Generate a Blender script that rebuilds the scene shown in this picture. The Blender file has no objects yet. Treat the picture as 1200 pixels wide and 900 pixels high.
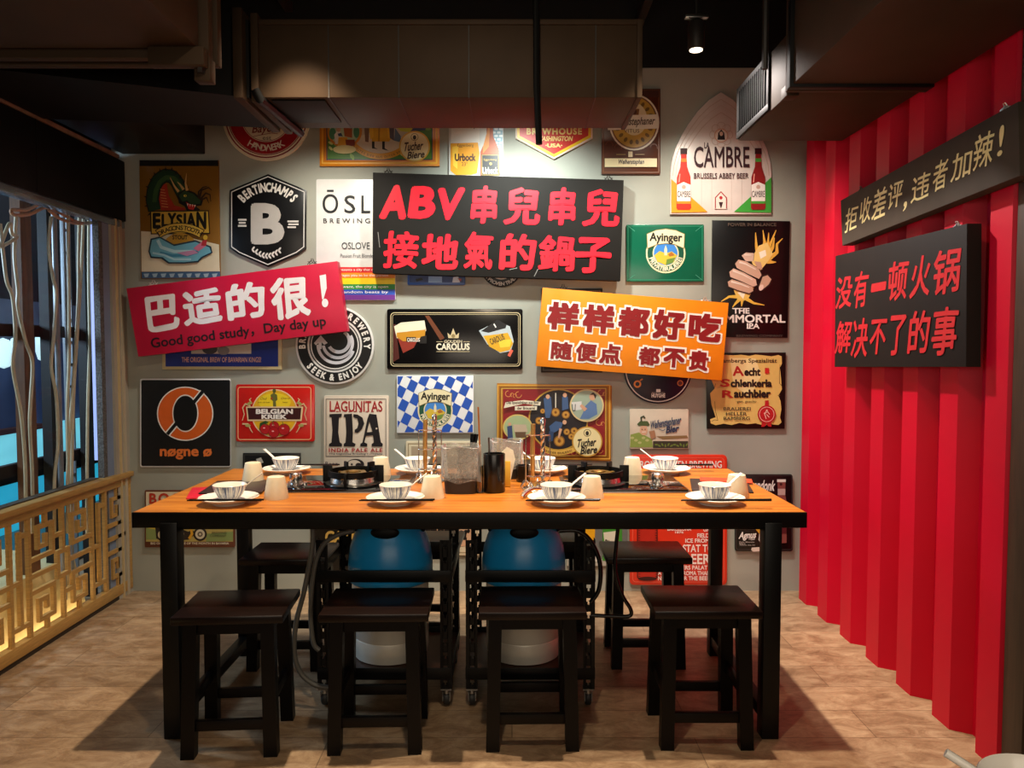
import bpy, bmesh, math, random
from mathutils import Vector, Matrix
random.seed(7)
S = bpy.context.scene
COL = S.collection

# ------------------------------------------------------------------ camera
F = 900.0
PITCH = math.atan(42 / F)
H = 1.28
cam = bpy.data.cameras.new('camera')
cam.sensor_width = 36
cam.lens = F / 1200 * 36
cam.clip_start = .02
co = bpy.data.objects.new('camera', cam)
COL.objects.link(co)
co.location = (0, 0, H)
co.rotation_euler = (math.pi / 2 - PITCH, 0, 0)
S.camera = co

# ------------------------------------------------------------------ world, exposure
W = bpy.data.worlds.new('world')
S.world = W
W.use_nodes = True
W.node_tree.nodes['Background'].inputs[0].default_value = (.9, .8, .7, 1)
W.node_tree.nodes['Background'].inputs[1].default_value = .005
S.view_settings.view_transform = 'Standard'
S.view_settings.look = 'None'
S.view_settings.exposure = 0.2
S.view_settings.gamma = 1.0
S.view_settings.use_curve_mapping = False
S.cycles.use_denoising = True
S.cycles.max_bounces = 6
S.cycles.sample_clamp_indirect = 4


# ------------------------------------------------------------------ lamps
def spot(loc, target, power, col, size=70, blend=.6, radius=.03):
    l = bpy.data.lights.new('spot_lamp', 'SPOT')
    l.energy = power
    l.color = col
    l.spot_size = math.radians(size)
    l.spot_blend = blend
    l.shadow_soft_size = radius
    o = bpy.data.objects.new('spot_lamp', l)
    COL.objects.link(o)
    o.location = loc
    o.rotation_euler = (Vector(target) - Vector(loc)).to_track_quat('-Z', 'Y').to_euler()
    return o


def area(loc, target, power, col, sx, sy):
    l = bpy.data.lights.new('area_lamp', 'AREA')
    l.shape = 'RECTANGLE'
    l.size = sx
    l.size_y = sy
    l.energy = power
    l.color = col
    o = bpy.data.objects.new('area_lamp', l)
    COL.objects.link(o)
    o.location = loc
    o.rotation_euler = (Vector(target) - Vector(loc)).to_track_quat('-Z', 'Y').to_euler()
    return o


WARM = (1, .80, .58)
NEUT = (1, .93, .80)
# wall washers on the track behind the air duct
spot((.02, 3.36, 2.50), (.05, 4.0, 1.35), 100, (.92, 1, .95), 110, .9, .04)
spot((-.85, 3.32, 2.50), (-.95, 4.0, 1.0), 58, NEUT, 100, .9, .04)
spot((.79, 3.36, 2.53), (1.0, 4.0, 1.0), 50, NEUT, 110, .9, .03)
# table spots hung in front of the duct
spot((-.80, 2.66, 2.62), (-.72, 2.78, .7), 205, WARM, 72, .8, .025)
spot((.62, 2.66, 2.62), (.55, 2.78, .7), 205, WARM, 70, .8, .025)
# the red wall's own spot and a soft spill from the rest of the dining room
spot((.64, 3.42, 2.55), (1.47, 2.75, .8), 135, (1, .90, .84), 92, .7, .03)
area((0, -.9, 1.5), (0, 3.0, .45), 22, (1, .84, .66), 2.6, 1.0)
spot((-.1, 1.35, 2.85), (0, 2.75, .5), 60, (1, .82, .6), 120, 1, .05)
# shopping-arcade light beyond the window
area((-3.3, 3.1, 1.75), (-1.2, 4.0, 1.2), 34, (.55, .78, 1), .5, .5)
area((-2.75, 5.6, 3.0), (-3.3, 5.6, .6), 26, (.75, .85, 1), .3, 3.0)  # extra lamp added to brighten the arcade wall


# ------------------------------------------------------------------ pixel rays (used for measuring only)
def ray(u, v):
    dy = (450 - v) / F
    return ((u - 600) / F, dy * math.sin(PITCH) + math.cos(PITCH), dy * math.cos(PITCH) - math.sin(PITCH))


def atY(u, v, Y):
    a, b, c = ray(u, v)
    t = Y / b
    return Vector((a * t, Y, H + c * t))


def atX(u, v, X):
    a, b, c = ray(u, v)
    t = X / a
    return Vector((X, b * t, H + c * t))


def atZ(u, v, Z):
    a, b, c = ray(u, v)
    t = (Z - H) / c
    return Vector((a * t, b * t, Z))


# ------------------------------------------------------------------ materials
def lin(h):
    h = h.lstrip('#')
    r = [int(h[i:i + 2], 16) / 255 for i in (0, 2, 4)]
    return tuple(((c + .055) / 1.055) ** 2.4 if c > .04045 else c / 12.92 for c in r)


_mats = {}


def mat(h, rough=.5, metal=0.0, var=.06, scale=18, bump=0.0, coat=0.0, stretch=None, spec=.5):
    k = (h, rough, metal, var, scale, bump, coat, stretch, spec)
    if k in _mats:
        return _mats[k]
    m = bpy.data.materials.new('m_' + h.strip('#'))
    m.use_nodes = True
    nt = m.node_tree
    p = nt.nodes['Principled BSDF']
    p.inputs['Roughness'].default_value = rough
    p.inputs['Metallic'].default_value = metal
    p.inputs['Coat Weight'].default_value = coat
    p.inputs['Specular IOR Level'].default_value = spec
    c = lin(h)
    tc = nt.nodes.new('ShaderNodeTexCoord')
    mp = nt.nodes.new('ShaderNodeMapping')
    if stretch:
        mp.inputs['Scale'].default_value = stretch
    nz = nt.nodes.new('ShaderNodeTexNoise')
    nz.inputs['Scale'].default_value = scale
    nz.inputs['Detail'].default_value = 4
    rp = nt.nodes.new('ShaderNodeValToRGB')
    rp.color_ramp.elements[0].position = .3
    rp.color_ramp.elements[1].position = .7
    rp.color_ramp.elements[0].color = tuple(max(0, x * (1 - var)) for x in c) + (1,)
    rp.color_ramp.elements[1].color = tuple(min(1, x * (1 + var)) for x in c) + (1,)
    L = nt.links.new
    L(tc.outputs['Object'], mp.inputs[0])
    L(mp.outputs[0], nz.inputs['Vector'])
    L(nz.outputs['Fac'], rp.inputs[0])
    L(rp.outputs[0], p.inputs['Base Color'])
    if bump:
        b = nt.nodes.new('ShaderNodeBump')
        b.inputs['Strength'].default_value = bump
        b.inputs['Distance'].default_value = .01
        L(nz.outputs['Fac'], b.inputs['Height'])
        L(b.outputs[0], p.inputs['Normal'])
    _mats[k] = m
    return m


def ink(h):
    return mat(h, .38, 0, .03, 30)


def emis(h, power, var=0):
    k = ('e', h, power, var)
    if k in _mats:
        return _mats[k]
    m = bpy.data.materials.new('lit_' + h.strip('#'))
    m.use_nodes = True
    nt = m.node_tree
    p = nt.nodes['Principled BSDF']
    p.inputs['Base Color'].default_value = lin(h) + (1,)
    p.inputs['Emission Color'].default_value = lin(h) + (1,)
    p.inputs['Emission Strength'].default_value = power
    if var:
        nz = nt.nodes.new('ShaderNodeTexNoise')
        nz.inputs['Scale'].default_value = 2.5
        mx = nt.nodes.new('ShaderNodeMix')
        mx.data_type = 'RGBA'
        mx.inputs[6].default_value = lin(h) + (1,)
        mx.inputs[7].default_value = tuple(x * .35 for x in lin(h)) + (1,)
        nt.links.new(nz.outputs['Fac'], mx.inputs[0])
        nt.links.new(mx.outputs[2], p.inputs['Emission Color'])
    _mats[k] = m
    return m


def glass_thin(name, tint, refl, rough=.02, alpha=.0):
    m = bpy.data.materials.new(name)
    m.use_nodes = True
    nt = m.node_tree
    nt.nodes.remove(nt.nodes['Principled BSDF'])
    out = nt.nodes['Material Output']
    tr = nt.nodes.new('ShaderNodeBsdfTransparent')
    tr.inputs[0].default_value = tint + (1,)
    gl = nt.nodes.new('ShaderNodeBsdfGlossy')
    gl.inputs['Roughness'].default_value = rough
    fr = nt.nodes.new('ShaderNodeLayerWeight')
    fr.inputs[0].default_value = refl
    mx = nt.nodes.new('ShaderNodeMixShader')
    nt.links.new(fr.outputs['Fresnel'], mx.inputs[0])
    nt.links.new(tr.outputs[0], mx.inputs[1])
    nt.links.new(gl.outputs[0], mx.inputs[2])
    last = mx
    if alpha:
        df = nt.nodes.new('ShaderNodeBsdfDiffuse')
        df.inputs[0].default_value = (.8, .8, .78, 1)
        m2 = nt.nodes.new('ShaderNodeMixShader')
        nz = nt.nodes.new('ShaderNodeTexNoise')
        nz.inputs['Scale'].default_value = 4.5
        nz.inputs['Detail'].default_value = 3
        nz.inputs['Distortion'].default_value = 3.5
        rp = nt.nodes.new('ShaderNodeMapRange')
        rp.inputs[1].default_value = .35
        rp.inputs[2].default_value = .7
        rp.inputs[3].default_value = alpha * .4
        rp.inputs[4].default_value = alpha * 1.5
        nt.links.new(nz.outputs['Fac'], rp.inputs[0])
        nt.links.new(rp.outputs[0], m2.inputs[0])
        nt.links.new(mx.outputs[0], m2.inputs[1])
        nt.links.new(df.outputs[0], m2.inputs[2])
        last = m2
    nt.links.new(last.outputs[0], out.inputs[0])
    return m


BLACK = mat('#050505', .5, 0, .2, 18, 0, 0, None, .22)
BLACKG = mat('#0a0a0b', .25, 0, .1)
STEELB = mat('#060606', .42, 0, .15, 18, 0, 0, None, .25)
CHROME = mat('#e2e0dc', .24, 1, .04)
STEEL = mat('#9a9894', .3, 1, .08)
STOOLW = mat('#140906', .3, 0, .3, 10, 0, 0, (1, 12, 12), .3)
STOOLL = mat('#070403', .4, 0, .25, 12, 0, 0, None, .18)
WHITE = mat('#efe9dd', .3, 0, .03)
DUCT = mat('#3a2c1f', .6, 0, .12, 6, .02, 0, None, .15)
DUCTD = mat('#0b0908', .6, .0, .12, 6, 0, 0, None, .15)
CEILB = mat('#030303', .8, 0, .2)


# ------------------------------------------------------------------ mesh builder
class MB:
    def __init__(s):
        s.v = []
        s.f = []
        s.m = []
        s.mats = []

    def mi(s, m):
        if m not in s.mats:
            s.mats.append(m)
        return s.mats.index(m)

    def add(s, vs, fs, m):
        b = len(s.v)
        i = s.mi(m)
        s.v += [tuple(x) for x in vs]
        for f in fs:
            s.f.append([b + k for k in f])
            s.m.append(i)
        return s

    def bm(s, bm, m, M=None):
        if M is not None:
            bm.transform(M)
        bm.verts.index_update()
        s.add([v.co[:] for v in bm.verts], [[v.index for v in f.verts] for f in bm.faces], m)
        bm.free()
        return s

    def box(s, x0, y0, z0, x1, y1, z1, m, bev=0.0, M=None):
        bm = bmesh.new()
        bmesh.ops.create_cube(bm, size=1)
        bmesh.ops.scale(bm, vec=(x1 - x0, y1 - y0, z1 - z0), verts=bm.verts)
        bmesh.ops.translate(bm, vec=((x0 + x1) / 2, (y0 + y1) / 2, (z0 + z1) / 2), verts=bm.verts)
        if bev:
            bmesh.ops.bevel(bm, geom=list(bm.edges), offset=bev, segments=2, affect='EDGES', profile=.5)
        return s.bm(bm, m, M)

    def hexa(s, b, t, m):
        """eight corners: bottom quad, top quad"""
        s.add(list(b) + list(t), [(3, 2, 1, 0), (4, 5, 6, 7), (0, 1, 5, 4), (1, 2, 6, 5), (2, 3, 7, 6), (3, 0, 4, 7)], m)
        return s

    def post(s, a, b, w, d, m):
        """square post from a to b with horizontal ends"""
        def q(p):
            return [(p[0] - w / 2, p[1] - d / 2, p[2]), (p[0] + w / 2, p[1] - d / 2, p[2]),
                    (p[0] + w / 2, p[1] + d / 2, p[2]), (p[0] - w / 2, p[1] + d / 2, p[2])]
        return s.hexa(q(a), q(b), m)

    def lathe(s, prof, m, c=(0, 0, 0), n=32, fl=0.0, flute=0, caps=True):
        vs = []
        for r, z in prof:
            for i in range(n):
                a = 2 * math.pi * i / n
                rr = r * (1 + fl * (1 if (flute and i % 2) else 0))
                vs.append((c[0] + rr * math.cos(a), c[1] + rr * math.sin(a), c[2] + z))
        fs = []
        for j in range(len(prof) - 1):
            for i in range(n):
                k = (i + 1) % n
                fs.append((j * n + i, j * n + k, (j + 1) * n + k, (j + 1) * n + i))
        if caps and prof[0][0] > 1e-6:
            fs.append(tuple(reversed(range(n))))
        if caps and prof[-1][0] > 1e-6:
            fs.append(tuple((len(prof) - 1) * n + i for i in range(n)))
        return s.add(vs, fs, m)

    def tube(s, pts, r, m, n=10, smooth=0, closed=False):
        P = [Vector(p) for p in pts]
        if smooth and len(P) > 2:
            Q = []
            for i in range(len(P) - 1):
                p0, p1, p2, p3 = P[max(i - 1, 0)], P[i], P[i + 1], P[min(i + 2, len(P) - 1)]
                for k in range(smooth):
                    t = k / smooth
                    Q.append(.5 * ((2 * p1) + (p2 - p0) * t + (2 * p0 - 5 * p1 + 4 * p2 - p3) * t * t + (3 * p1 - p0 - 3 * p2 + p3) * t ** 3))
            Q.append(P[-1])
            P = Q
        N = len(P)
        up = None
        vs = []
        for i in range(N):
            d = (P[min(i + 1, N - 1)] - P[max(i - 1, 0)])
            if closed:
                d = P[(i + 1) % N] - P[i - 1]
            d.normalize()
            if up is None:
                up = Vector((0, 0, 1)) if abs(d.z) < .9 else Vector((1, 0, 0))
            a = d.cross(up)
            if a.length < 1e-5:
                a = d.cross(Vector((0, 1, .3)))
            a.normalize()
            b = a.cross(d).normalized()
            up = b
            rr = r[min(i, len(r) - 1)] if isinstance(r, (list, tuple)) else r
            for k in range(n):
                t = 2 * math.pi * k / n
                vs.append(P[i] + a * math.cos(t) * rr + b * math.sin(t) * rr)
        fs = []
        for i in range(N if closed else N - 1):
            j = (i + 1) % N
            for k in range(n):
                q = (k + 1) % n
                fs.append((i * n + k, i * n + q, j * n + q, j * n + k))
        if not closed:
            fs.append(tuple(reversed(range(n))))
            fs.append(tuple((N - 1) * n + k for k in range(n)))
        return s.add(vs, fs, m)

    def ring(s, c, R, r, m, n=40, k=8):
        return s.tube([(c[0] + R * math.cos(2 * math.pi * i / n), c[1] + R * math.sin(2 * math.pi * i / n), c[2]) for i in range(n)], r, m, k, 0, True)

    def build(s, name, parent=None, loc=None, flat=False):
        me = bpy.data.meshes.new(name)
        me.from_pydata(s.v, [], s.f)
        for m in s.mats:
            me.materials.append(m)
        me.polygons.foreach_set('material_index', s.m)
        if not flat:
            me.polygons.foreach_set('use_smooth', [True] * len(me.polygons))
            me.set_sharp_from_angle(angle=math.radians(38))
        me.update()
        o = bpy.data.objects.new(name, me)
        COL.objects.link(o)
        if parent is not None:
            o.parent = parent
        if loc is not None:
            o.location = loc
        return o


def thing(name, label, cat, loc=(0, 0, 0), rz=0, group=None):
    o = bpy.data.objects.new(name, None)
    COL.objects.link(o)
    o.empty_display_size = .05
    o.location = loc
    o.rotation_euler = (0, 0, rz)
    tag(o, label, cat, group)
    return o


def tag(o, label, cat, group=None):
    o['label'] = label
    o['category'] = cat
    if group:
        o['group'] = group
    return o


def struct(name, mb, label=None, cat=None):
    o = mb.build(name)
    o['kind'] = 'structure'
    if label:
        o['label'] = label
        o['category'] = cat
    return o


def dup(root, loc, rz, label, group=None):
    r = root.copy()
    COL.objects.link(r)
    r.location = loc
    r.rotation_euler = (0, 0, rz)
    r['label'] = label
    if group:
        r['group'] = group
    for ch in list(root.children):
        c = ch.copy()
        COL.objects.link(c)
        c.parent = r
        for g in ch.children:
            d = g.copy()
            COL.objects.link(d)
            d.parent = c
    return r


WY = 4.0          # back wall
LX = -2.0         # left partition
CX = 1.468        # crests of the red corrugated wall
VX = 1.526        # its valleys

# ------------------------------------------------------------------ room shell
# floor: printed vinyl planks
fm = bpy.data.materials.new('vinyl_floor')
fm.use_nodes = True
nt = fm.node_tree
p = nt.nodes['Principled BSDF']
p.inputs['Roughness'].default_value = .42
tc = nt.nodes.new('ShaderNodeTexCoord')
mp = nt.nodes.new('ShaderNodeMapping')
mp.inputs['Scale'].default_value = (1.0, 1.9, 1)
n1 = nt.nodes.new('ShaderNodeTexNoise')
n1.inputs['Scale'].default_value = 8
n1.inputs['Detail'].default_value = 9
n1.inputs['Roughness'].default_value = .78
n1.inputs['Distortion'].default_value = .7
br = nt.nodes.new('ShaderNodeTexBrick')
br.inputs['Scale'].default_value = 1
br.inputs['Brick Width'].default_value = 1.2
br.inputs['Row Height'].default_value = .19
br.inputs['Mortar Size'].default_value = .0016
br.inputs['Color1'].default_value = (.78, .78, .78, 1)
br.inputs['Color2'].default_value = (1, 1, 1, 1)
br.inputs['Mortar'].default_value = (.42, .4, .38, 1)
rp = nt.nodes.new('ShaderNodeValToRGB')
e = rp.color_ramp.elements
e[0].position = .30
e[0].color = lin('#6a5038') + (1,)
e[1].position = .66
e[1].color = lin('#b89d7c') + (1,)
mm = rp.color_ramp.elements.new(.48)
mm.color = lin('#977a5c') + (1,)
mx = nt.nodes.new('ShaderNodeMix')
mx.data_type = 'RGBA'
mx.blend_type = 'MULTIPLY'
mx.inputs[0].default_value = 1
L = nt.links.new
L(tc.outputs['Object'], mp.inputs[0])
L(mp.outputs[0], n1.inputs['Vector'])
L(tc.outputs['Object'], br.inputs['Vector'])
L(n1.outputs['Fac'], rp.inputs[0])
L(rp.outputs[0], mx.inputs[6])
L(br.outputs['Color'], mx.inputs[7])
L(mx.outputs[2], p.inputs['Base Color'])
rr = nt.nodes.new('ShaderNodeMapRange')
rr.inputs[3].default_value = .3
rr.inputs[4].default_value = .6
L(n1.outputs['Fac'], rr.inputs[0])
L(rr.outputs[0], p.inputs['Roughness'])
struct('floor', MB().box(-6, -2.5, -.1, 3, 8, 0, fm))
struct('ceiling', MB().box(-6, -2.5, 3.1, 3, 8, 3.2, CEILB))

WALLM = mat('#a0a195', .62, 0, .10, 3.2, .05)
struct('wall_back', MB().box(LX - .06, WY, 0, 1.75, WY + .12, 2.712, WALLM).box(LX - .06, WY, 2.712, 1.75, WY + .12, 3.1, CEILB))

# corrugated red steel wall, like the side of a shipping container
RED = mat('#c40026', .45, .0, .05, 3, 0, 0, None, .25)
mb = MB()
prof = []
y = 4.0
prof += [(VX, 4.0), (VX, 3.90), (CX, 3.875), (CX, 3.78), (VX, 3.745), (VX, 3.668)]
y = 3.635
while y > 2.3:
    prof += [(CX, y), (CX, y - .105), (VX, y - .14), (VX, y - .218)]
    y -= .2515
prof[-1] = (VX, 2.27)
z0, z1 = 0.0, 3.1
vs = [(a, b, z0) for a, b in prof] + [(a, b, z1) for a, b in prof]
n = len(prof)
mb.add(vs, [(i, i + 1, n + i + 1, n + i) for i in range(n - 1)], RED)
mb.box(VX + .002, 2.27, 0, VX + .08, 4.0, 3.1, mat('#5a0810', .5))
o = struct('wall_right', mb)
struct('trim_1', MB().box(1.474, 2.17, 0, 1.60, 2.262, 3.1, mat('#3a2c1e', .5, 0, .25, 8, 0, 0, (14, 14, 1)), .004))
struct('wall_side', MB().box(1.53, -2.5, 0, 1.65, 2.17, 3.1, mat('#2a2523', .6)))

# ------------------------------------------------------------------ left side: fascia, window, jamb
FASC = mat('#060606', .6, 0, .2, 18, 0, 0, None, .15)
struct('trim_2', MB().box(LX - .1, .4, 1.93, LX + .012, 3.99, 2.235, FASC, .003).box(LX - .09, 1.2, 1.93, LX + .014, 1.204, 2.235, BLACK).box(LX - .09, 3.25, 1.93, LX + .0135, 3.253, 2.235, BLACK))
struct('trim_3', MB().box(LX - .02, .4, 2.237, LX + .016, 3.93, 2.256, mat('#8a6c58', .3, .3, .3, 20, 0, 0, (1, 1, 1))).box(LX - .2, .4, 2.268, LX - .08, 3.96, 2.34, BLACK))
struct('trim_4', MB().box(LX - .05, .4, 1.895, LX + .006, 3.99, 1.929, mat('#8fa6b8', .25, .7, .3, 9), .003))
struct('trim_5', MB().box(LX - .115, .4, 2.34, LX - .0, 4.0, 3.1, BLACK))
# black boxed beam over the left wall, reaching the back wall
struct('trim_6', MB().box(LX, .6, 2.275, -1.575, 3.995, 2.80, mat('#100f0e', .5, 0, .25, 9, 0, 0, None, .2), .004))
# jamb between window and back wall
JAMB = mat('#a39c8c', .55, 0, .08, 6)
struct('wall_left', MB().box(LX - .05, 3.86, 0, LX, 4.0, 1.93, JAMB).box(LX - .045, 3.80, .0, LX - .012, 3.862, 1.93, mat('#7687a0', .5, 0, .1, 8))
       .box(LX - .04, 3.893, 0, LX + .008, 3.905, 1.93, mat('#c4ad80', .5)).box(LX - .04, 3.935, 0, LX + .006, 3.958, 1.93, mat('#b9ab90', .5))
       .box(LX - .042, 3.765, 0, LX - .012, 3.80, 1.93, mat('#5a5a58', .8, 0, .5, 120, .6)))
gm = glass_thin('window_glass', (.95, .97, .99), .06)
gw = bpy.data.objects.new('window_1', None)
COL.objects.link(gw)
gw['kind'] = 'structure'
MB().box(LX - .052, .4, .64, LX - .046, 3.745, 1.9, gm).build('window_pane', gw)
MB().box(LX - .07, .4, .60, LX - .03, 3.745, .645, mat('#4c4438', .5)).build('window_sill', gw)

# carved wooden fretwork panel
FW = mat('#b98f4e', .45, 0, .16, 5, .05, 0, (3, 3, 30))
fp = thing('fretwork_panel', 'low golden wooden lattice panel with squared spiral cut-outs below the window', 'screen', (LX, 4.0, 0))


FR = []


def fret(lines, s0, s1, zb, zt, mb, ax=0, w=.019):
    for ln in lines:
        q = [(s0 + (a - ax) / 10 * (s1 - s0) * (10 / (10 - ax)), zb + b / 10 * (zt - zb)) for a, b in ln]
        for (a, b), (c, d) in zip(q, q[1:]):
            FR.append((min(a, c) - w / 2, min(b, d) - w / 2, max(a, c) + w / 2, max(b, d) + w / 2))


def fret_mesh(mb, t, m):
    """one clean cut-out board from the union of all bars"""
    rd = lambda q: round(q, 4)
    xs = sorted({rd(r[0]) for r in FR} | {rd(r[2]) for r in FR})
    zs = sorted({rd(r[1]) for r in FR} | {rd(r[3]) for r in FR})
    xi = {v: i for i, v in enumerate(xs)}
    zi = {v: i for i, v in enumerate(zs)}
    occ = set()
    for r in FR:
        for i in range(xi[rd(r[0])], xi[rd(r[2])]):
            for j in range(zi[rd(r[1])], zi[rd(r[3])]):
                occ.add((i, j))
    vid, V, Fs = {}, [], []

    def v(i, j, k):
        if (i, j, k) not in vid:
            vid[(i, j, k)] = len(V)
            V.append((-t if k else 0.0, -xs[i], zs[j]))
        return vid[(i, j, k)]
    for i, j in occ:
        Fs.append((v(i, j, 0), v(i, j + 1, 0), v(i + 1, j + 1, 0), v(i + 1, j, 0)))
        Fs.append((v(i, j, 1), v(i + 1, j, 1), v(i + 1, j + 1, 1), v(i, j + 1, 1)))
        for di, dj, a, b in ((-1, 0, (i, j), (i, j + 1)), (1, 0, (i + 1, j + 1), (i + 1, j)), (0, -1, (i + 1, j), (i, j)), (0, 1, (i, j + 1), (i + 1, j + 1))):
            if (i + di, j + dj) not in occ:
                Fs.append((v(*a, 0), v(*a, 1), v(*b, 1), v(*b, 0)))
    mb.add(V, Fs, m)


sp = [(10, 6.4), (6.7, 6.4), (6.7, 9.0), (9, 9.0), (9, 7.3), (7.8, 7.3), (7.8, 8.1)]
half = [sp, [(x, 10 - y) for x, y in sp], [(6, 5), (10, 5)], [(7.8, 9), (7.8, 10)], [(7.8, 1), (7.8, 0)], [(6.7, 3.6), (6.7, 6.4)]]
full = [sp, [(x, 10 - y) for x, y in sp], [(10 - x, y) for x, y in sp], [(10 - x, 10 - y) for x, y in sp],
        [(4.1, 3.9), (5.9, 3.9), (5.9, 6.1), (4.1, 6.1), (4.1, 3.9)], [(5, 6.1), (5, 10)], [(5, 3.9), (5, 0)], [(5.9, 5), (10, 5)], [(4.1, 5), (0, 5)],
        [(7.8, 9), (7.8, 10)], [(2.2, 9), (2.2, 10)], [(7.8, 1), (7.8, 0)], [(2.2, 1), (2.2, 0)], [(5, 7.7), (6.7, 7.7)], [(3.3, 2.3), (5, 2.3)]]
div = [[(1, 0), (1, 10)], [(5, 1.2), (5, 4.6)], [(5, 5.4), (5, 9)], [(9, 0), (9, 10)], [(1, 1.2), (9, 1.2)], [(1, 8.8), (5, 8.8)], [(5, 5), (9, 5)]]
mb = MB()
ZB, ZT = .078, .572
fret(half, .03, .225, ZB, ZT, mb, 5)
for k in range(4):
    s = .235 + .60 * k
    fret(div, s, s + .15, ZB, ZT, mb)
    fret(full, s + .155, s + .595, ZB, ZT, mb)
fret_mesh(mb, .016, FW)
mb.build('fretwork', fp, None, True)
MB().box(-.034, -2.7, .575, .004, -.005, .612, FW, .002).build('top_rail', fp)
MB().box(-.05, -2.7, .612, .022, -.005, .64, FW, .006).build('cap_board', fp)
MB().box(-.034, -2.7, .022, .004, -.005, .075, FW, .002).build('bottom_rail', fp)
MB().box(-.03, -2.7, .0, -.002, -.005, .022, mat('#2a2018', .6)).build('plinth', fp)
MB().box(-.034, -.028, .075, .003, -.005, .575, FW, .002).build('stile', fp)

# what lies beyond the glass
CREAM = mat('#d9c690', .5, 0, .08, 8)
struct('trim_7', MB().hexa([(-2.62, .4, 0), (-2.10, .4, 0), (-2.10, 3.74, 0), (-2.62, 3.74, 0)], [(-2.62, .4, .30), (-2.16, .4, .26), (-2.16, 3.74, .26), (-2.62, 3.74, .30)], CREAM))
struct('floor_outside', MB().box(-6, .4, 0, -2.62, 7.9, .02, mat('#3b3f44', .3, 0, .2, 4)))
t = thing('light_strip', 'warm light strip tucked behind the foot of the wooden lattice panel', 'lamp', (-2.062, 2.2, .001))
MB().box(-.012, -1.5, 0, .012, 1.5, .012, emis('#ffe6b0', 9)).build('diffuser', t)
MB().box(-.02, -1.5, -.001, .02, 1.5, .004, STEEL).build('channel', t)
WOOD = mat('#6a4426', .6, 0, .3, 6, 0, 0, (8, 8, 1))
DKW = mat('#1c1512', .6, 0, .3, 6)
posts = [('timber_post', 'brown timber stud behind the window, nearest the left edge', -2.16, 20, 41, WOOD),
         ('timber_post', 'dark timber stud behind the window in the middle of the bay', -2.16, 55, 65, DKW),
         ('timber_post', 'dark timber stud behind the window, nearest the corner', -2.16, 98, 108, DKW)]
for nme, lab, X, u0, u1, m in posts:
    y0 = X * F / (u0 - 600)
    y1 = X * F / (u1 - 600)
    o = MB().box(X - .045, y0 + (y1 - y0) * .4, 0, X, y1, 2.6, m).build(nme)
    tag(o, lab, 'post', 'studs beyond the window')
for lab, v, X in [('upper brown cross rail between the studs beyond the glass', 388, -2.215), ('lower dark cross rail between the studs beyond the glass', 540, -2.215)]:
    z = atX(60, v, X).z
    o = MB().box(X - .03, 1.5, z - .03, X, 3.95, z + .025, DKW).build('cross_rail')
    tag(o, lab, 'rail', 'cross rails beyond the window')
PIPE = mat('#8b8d90', .4, .3, .1)
for lab, u, r in [('thick grey conduit pipe beside the middle timber stud', 68, .012), ('thin pale conduit pipe right of the thick grey one', 79, .007)]:
    y = -2.1 * F / (u - 600)
    o = MB().tube([(-2.1, y, 0.1), (-2.1, y, 2.6)], r, PIPE, 12).build('conduit_pipe')
    tag(o, lab, 'pipe')
t = thing('cable_ladder', 'narrow grey ladder rack for cables standing behind the window', 'rack', (-2.3, 3.98, 0))
for dy in (-.02, .03):
    MB().box(-.01, dy - .005, 0, .01, dy + .005, 2.6, PIPE).build('rail', t)
for k in range(16):
    MB().box(-.008, -.02, .5 + k * .115, .008, .03, .512 + k * .115, PIPE).build('rung', t)
# loose cream cables, px traced at the plane just behind the glass
CAB = mat('#c9b793', .5, 0, .1)
CABO = mat('#b98055', .5, 0, .1)
cables = [
    ([(0, 262), (4, 300), (8, 330), (15, 350), (18, 395), (15, 430), (24, 480), (28, 520), (30, 560), (30, 625)], CAB, 'cream cable hanging at the far left edge of the window'),
    ([(19, 252), (17, 300), (21, 340), (21, 360), (30, 400), (38, 425), (36, 470), (35, 500), (38, 560), (38, 625)], CAB, 'cream cable zigzagging in front of the brown timber stud'),
    ([(60, 254), (57, 290), (62, 325), (66, 345), (63, 395), (60, 430), (66, 465), (68, 520), (64, 560), (64, 625)], CAB, 'thick cream cable snaking between the dark stud and conduit'),
    ([(80, 250), (80, 300), (81, 350), (81, 420), (79, 480), (80, 560), (80, 625)], CAB, 'straight cream cable just right of the grey conduit'),
    ([(93, 254), (92, 300), (92, 340), (89, 400), (85, 460), (82, 500), (79, 560), (79, 625)], CAB, 'left cable of the pair slanting down right of the cable ladder'),
    ([(98, 256), (96, 300), (94, 340), (90, 400), (86, 470), (84, 560), (84, 625)], CAB, 'right cable of the pair slanting down right of the cable ladder'),
    ([(104, 257), (104, 330), (105, 400), (103, 470), (102, 560), (102, 625)], CAB, 'cream cable hanging along the stud nearest the corner'),
    ([(45, 240), (30, 246), (14, 246), (17, 252), (35, 251), (55, 243), (75, 252), (90, 260), (104, 262), (110, 258)], CABO, 'orange-tinged cable looping along the top of the window'),
    ([(0, 290), (8, 268), (12, 262), (14, 274), (20, 278), (4, 288)], CAB, 'tangled bundle of cream cable at the upper left of the window'),
    ([(57, 246), (72, 257), (92, 262), (108, 260)], CABO, 'short orange cable sagging across the top of the window'),
]
for pts, m, lab in cables:
    P = [atX(u, v, -2.085) for u, v in pts]
    o = MB().tube(P, .0075, m, 8, 5).build('hanging_cable')
    tag(o, lab, 'cable', 'loose cables behind the window')

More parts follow.
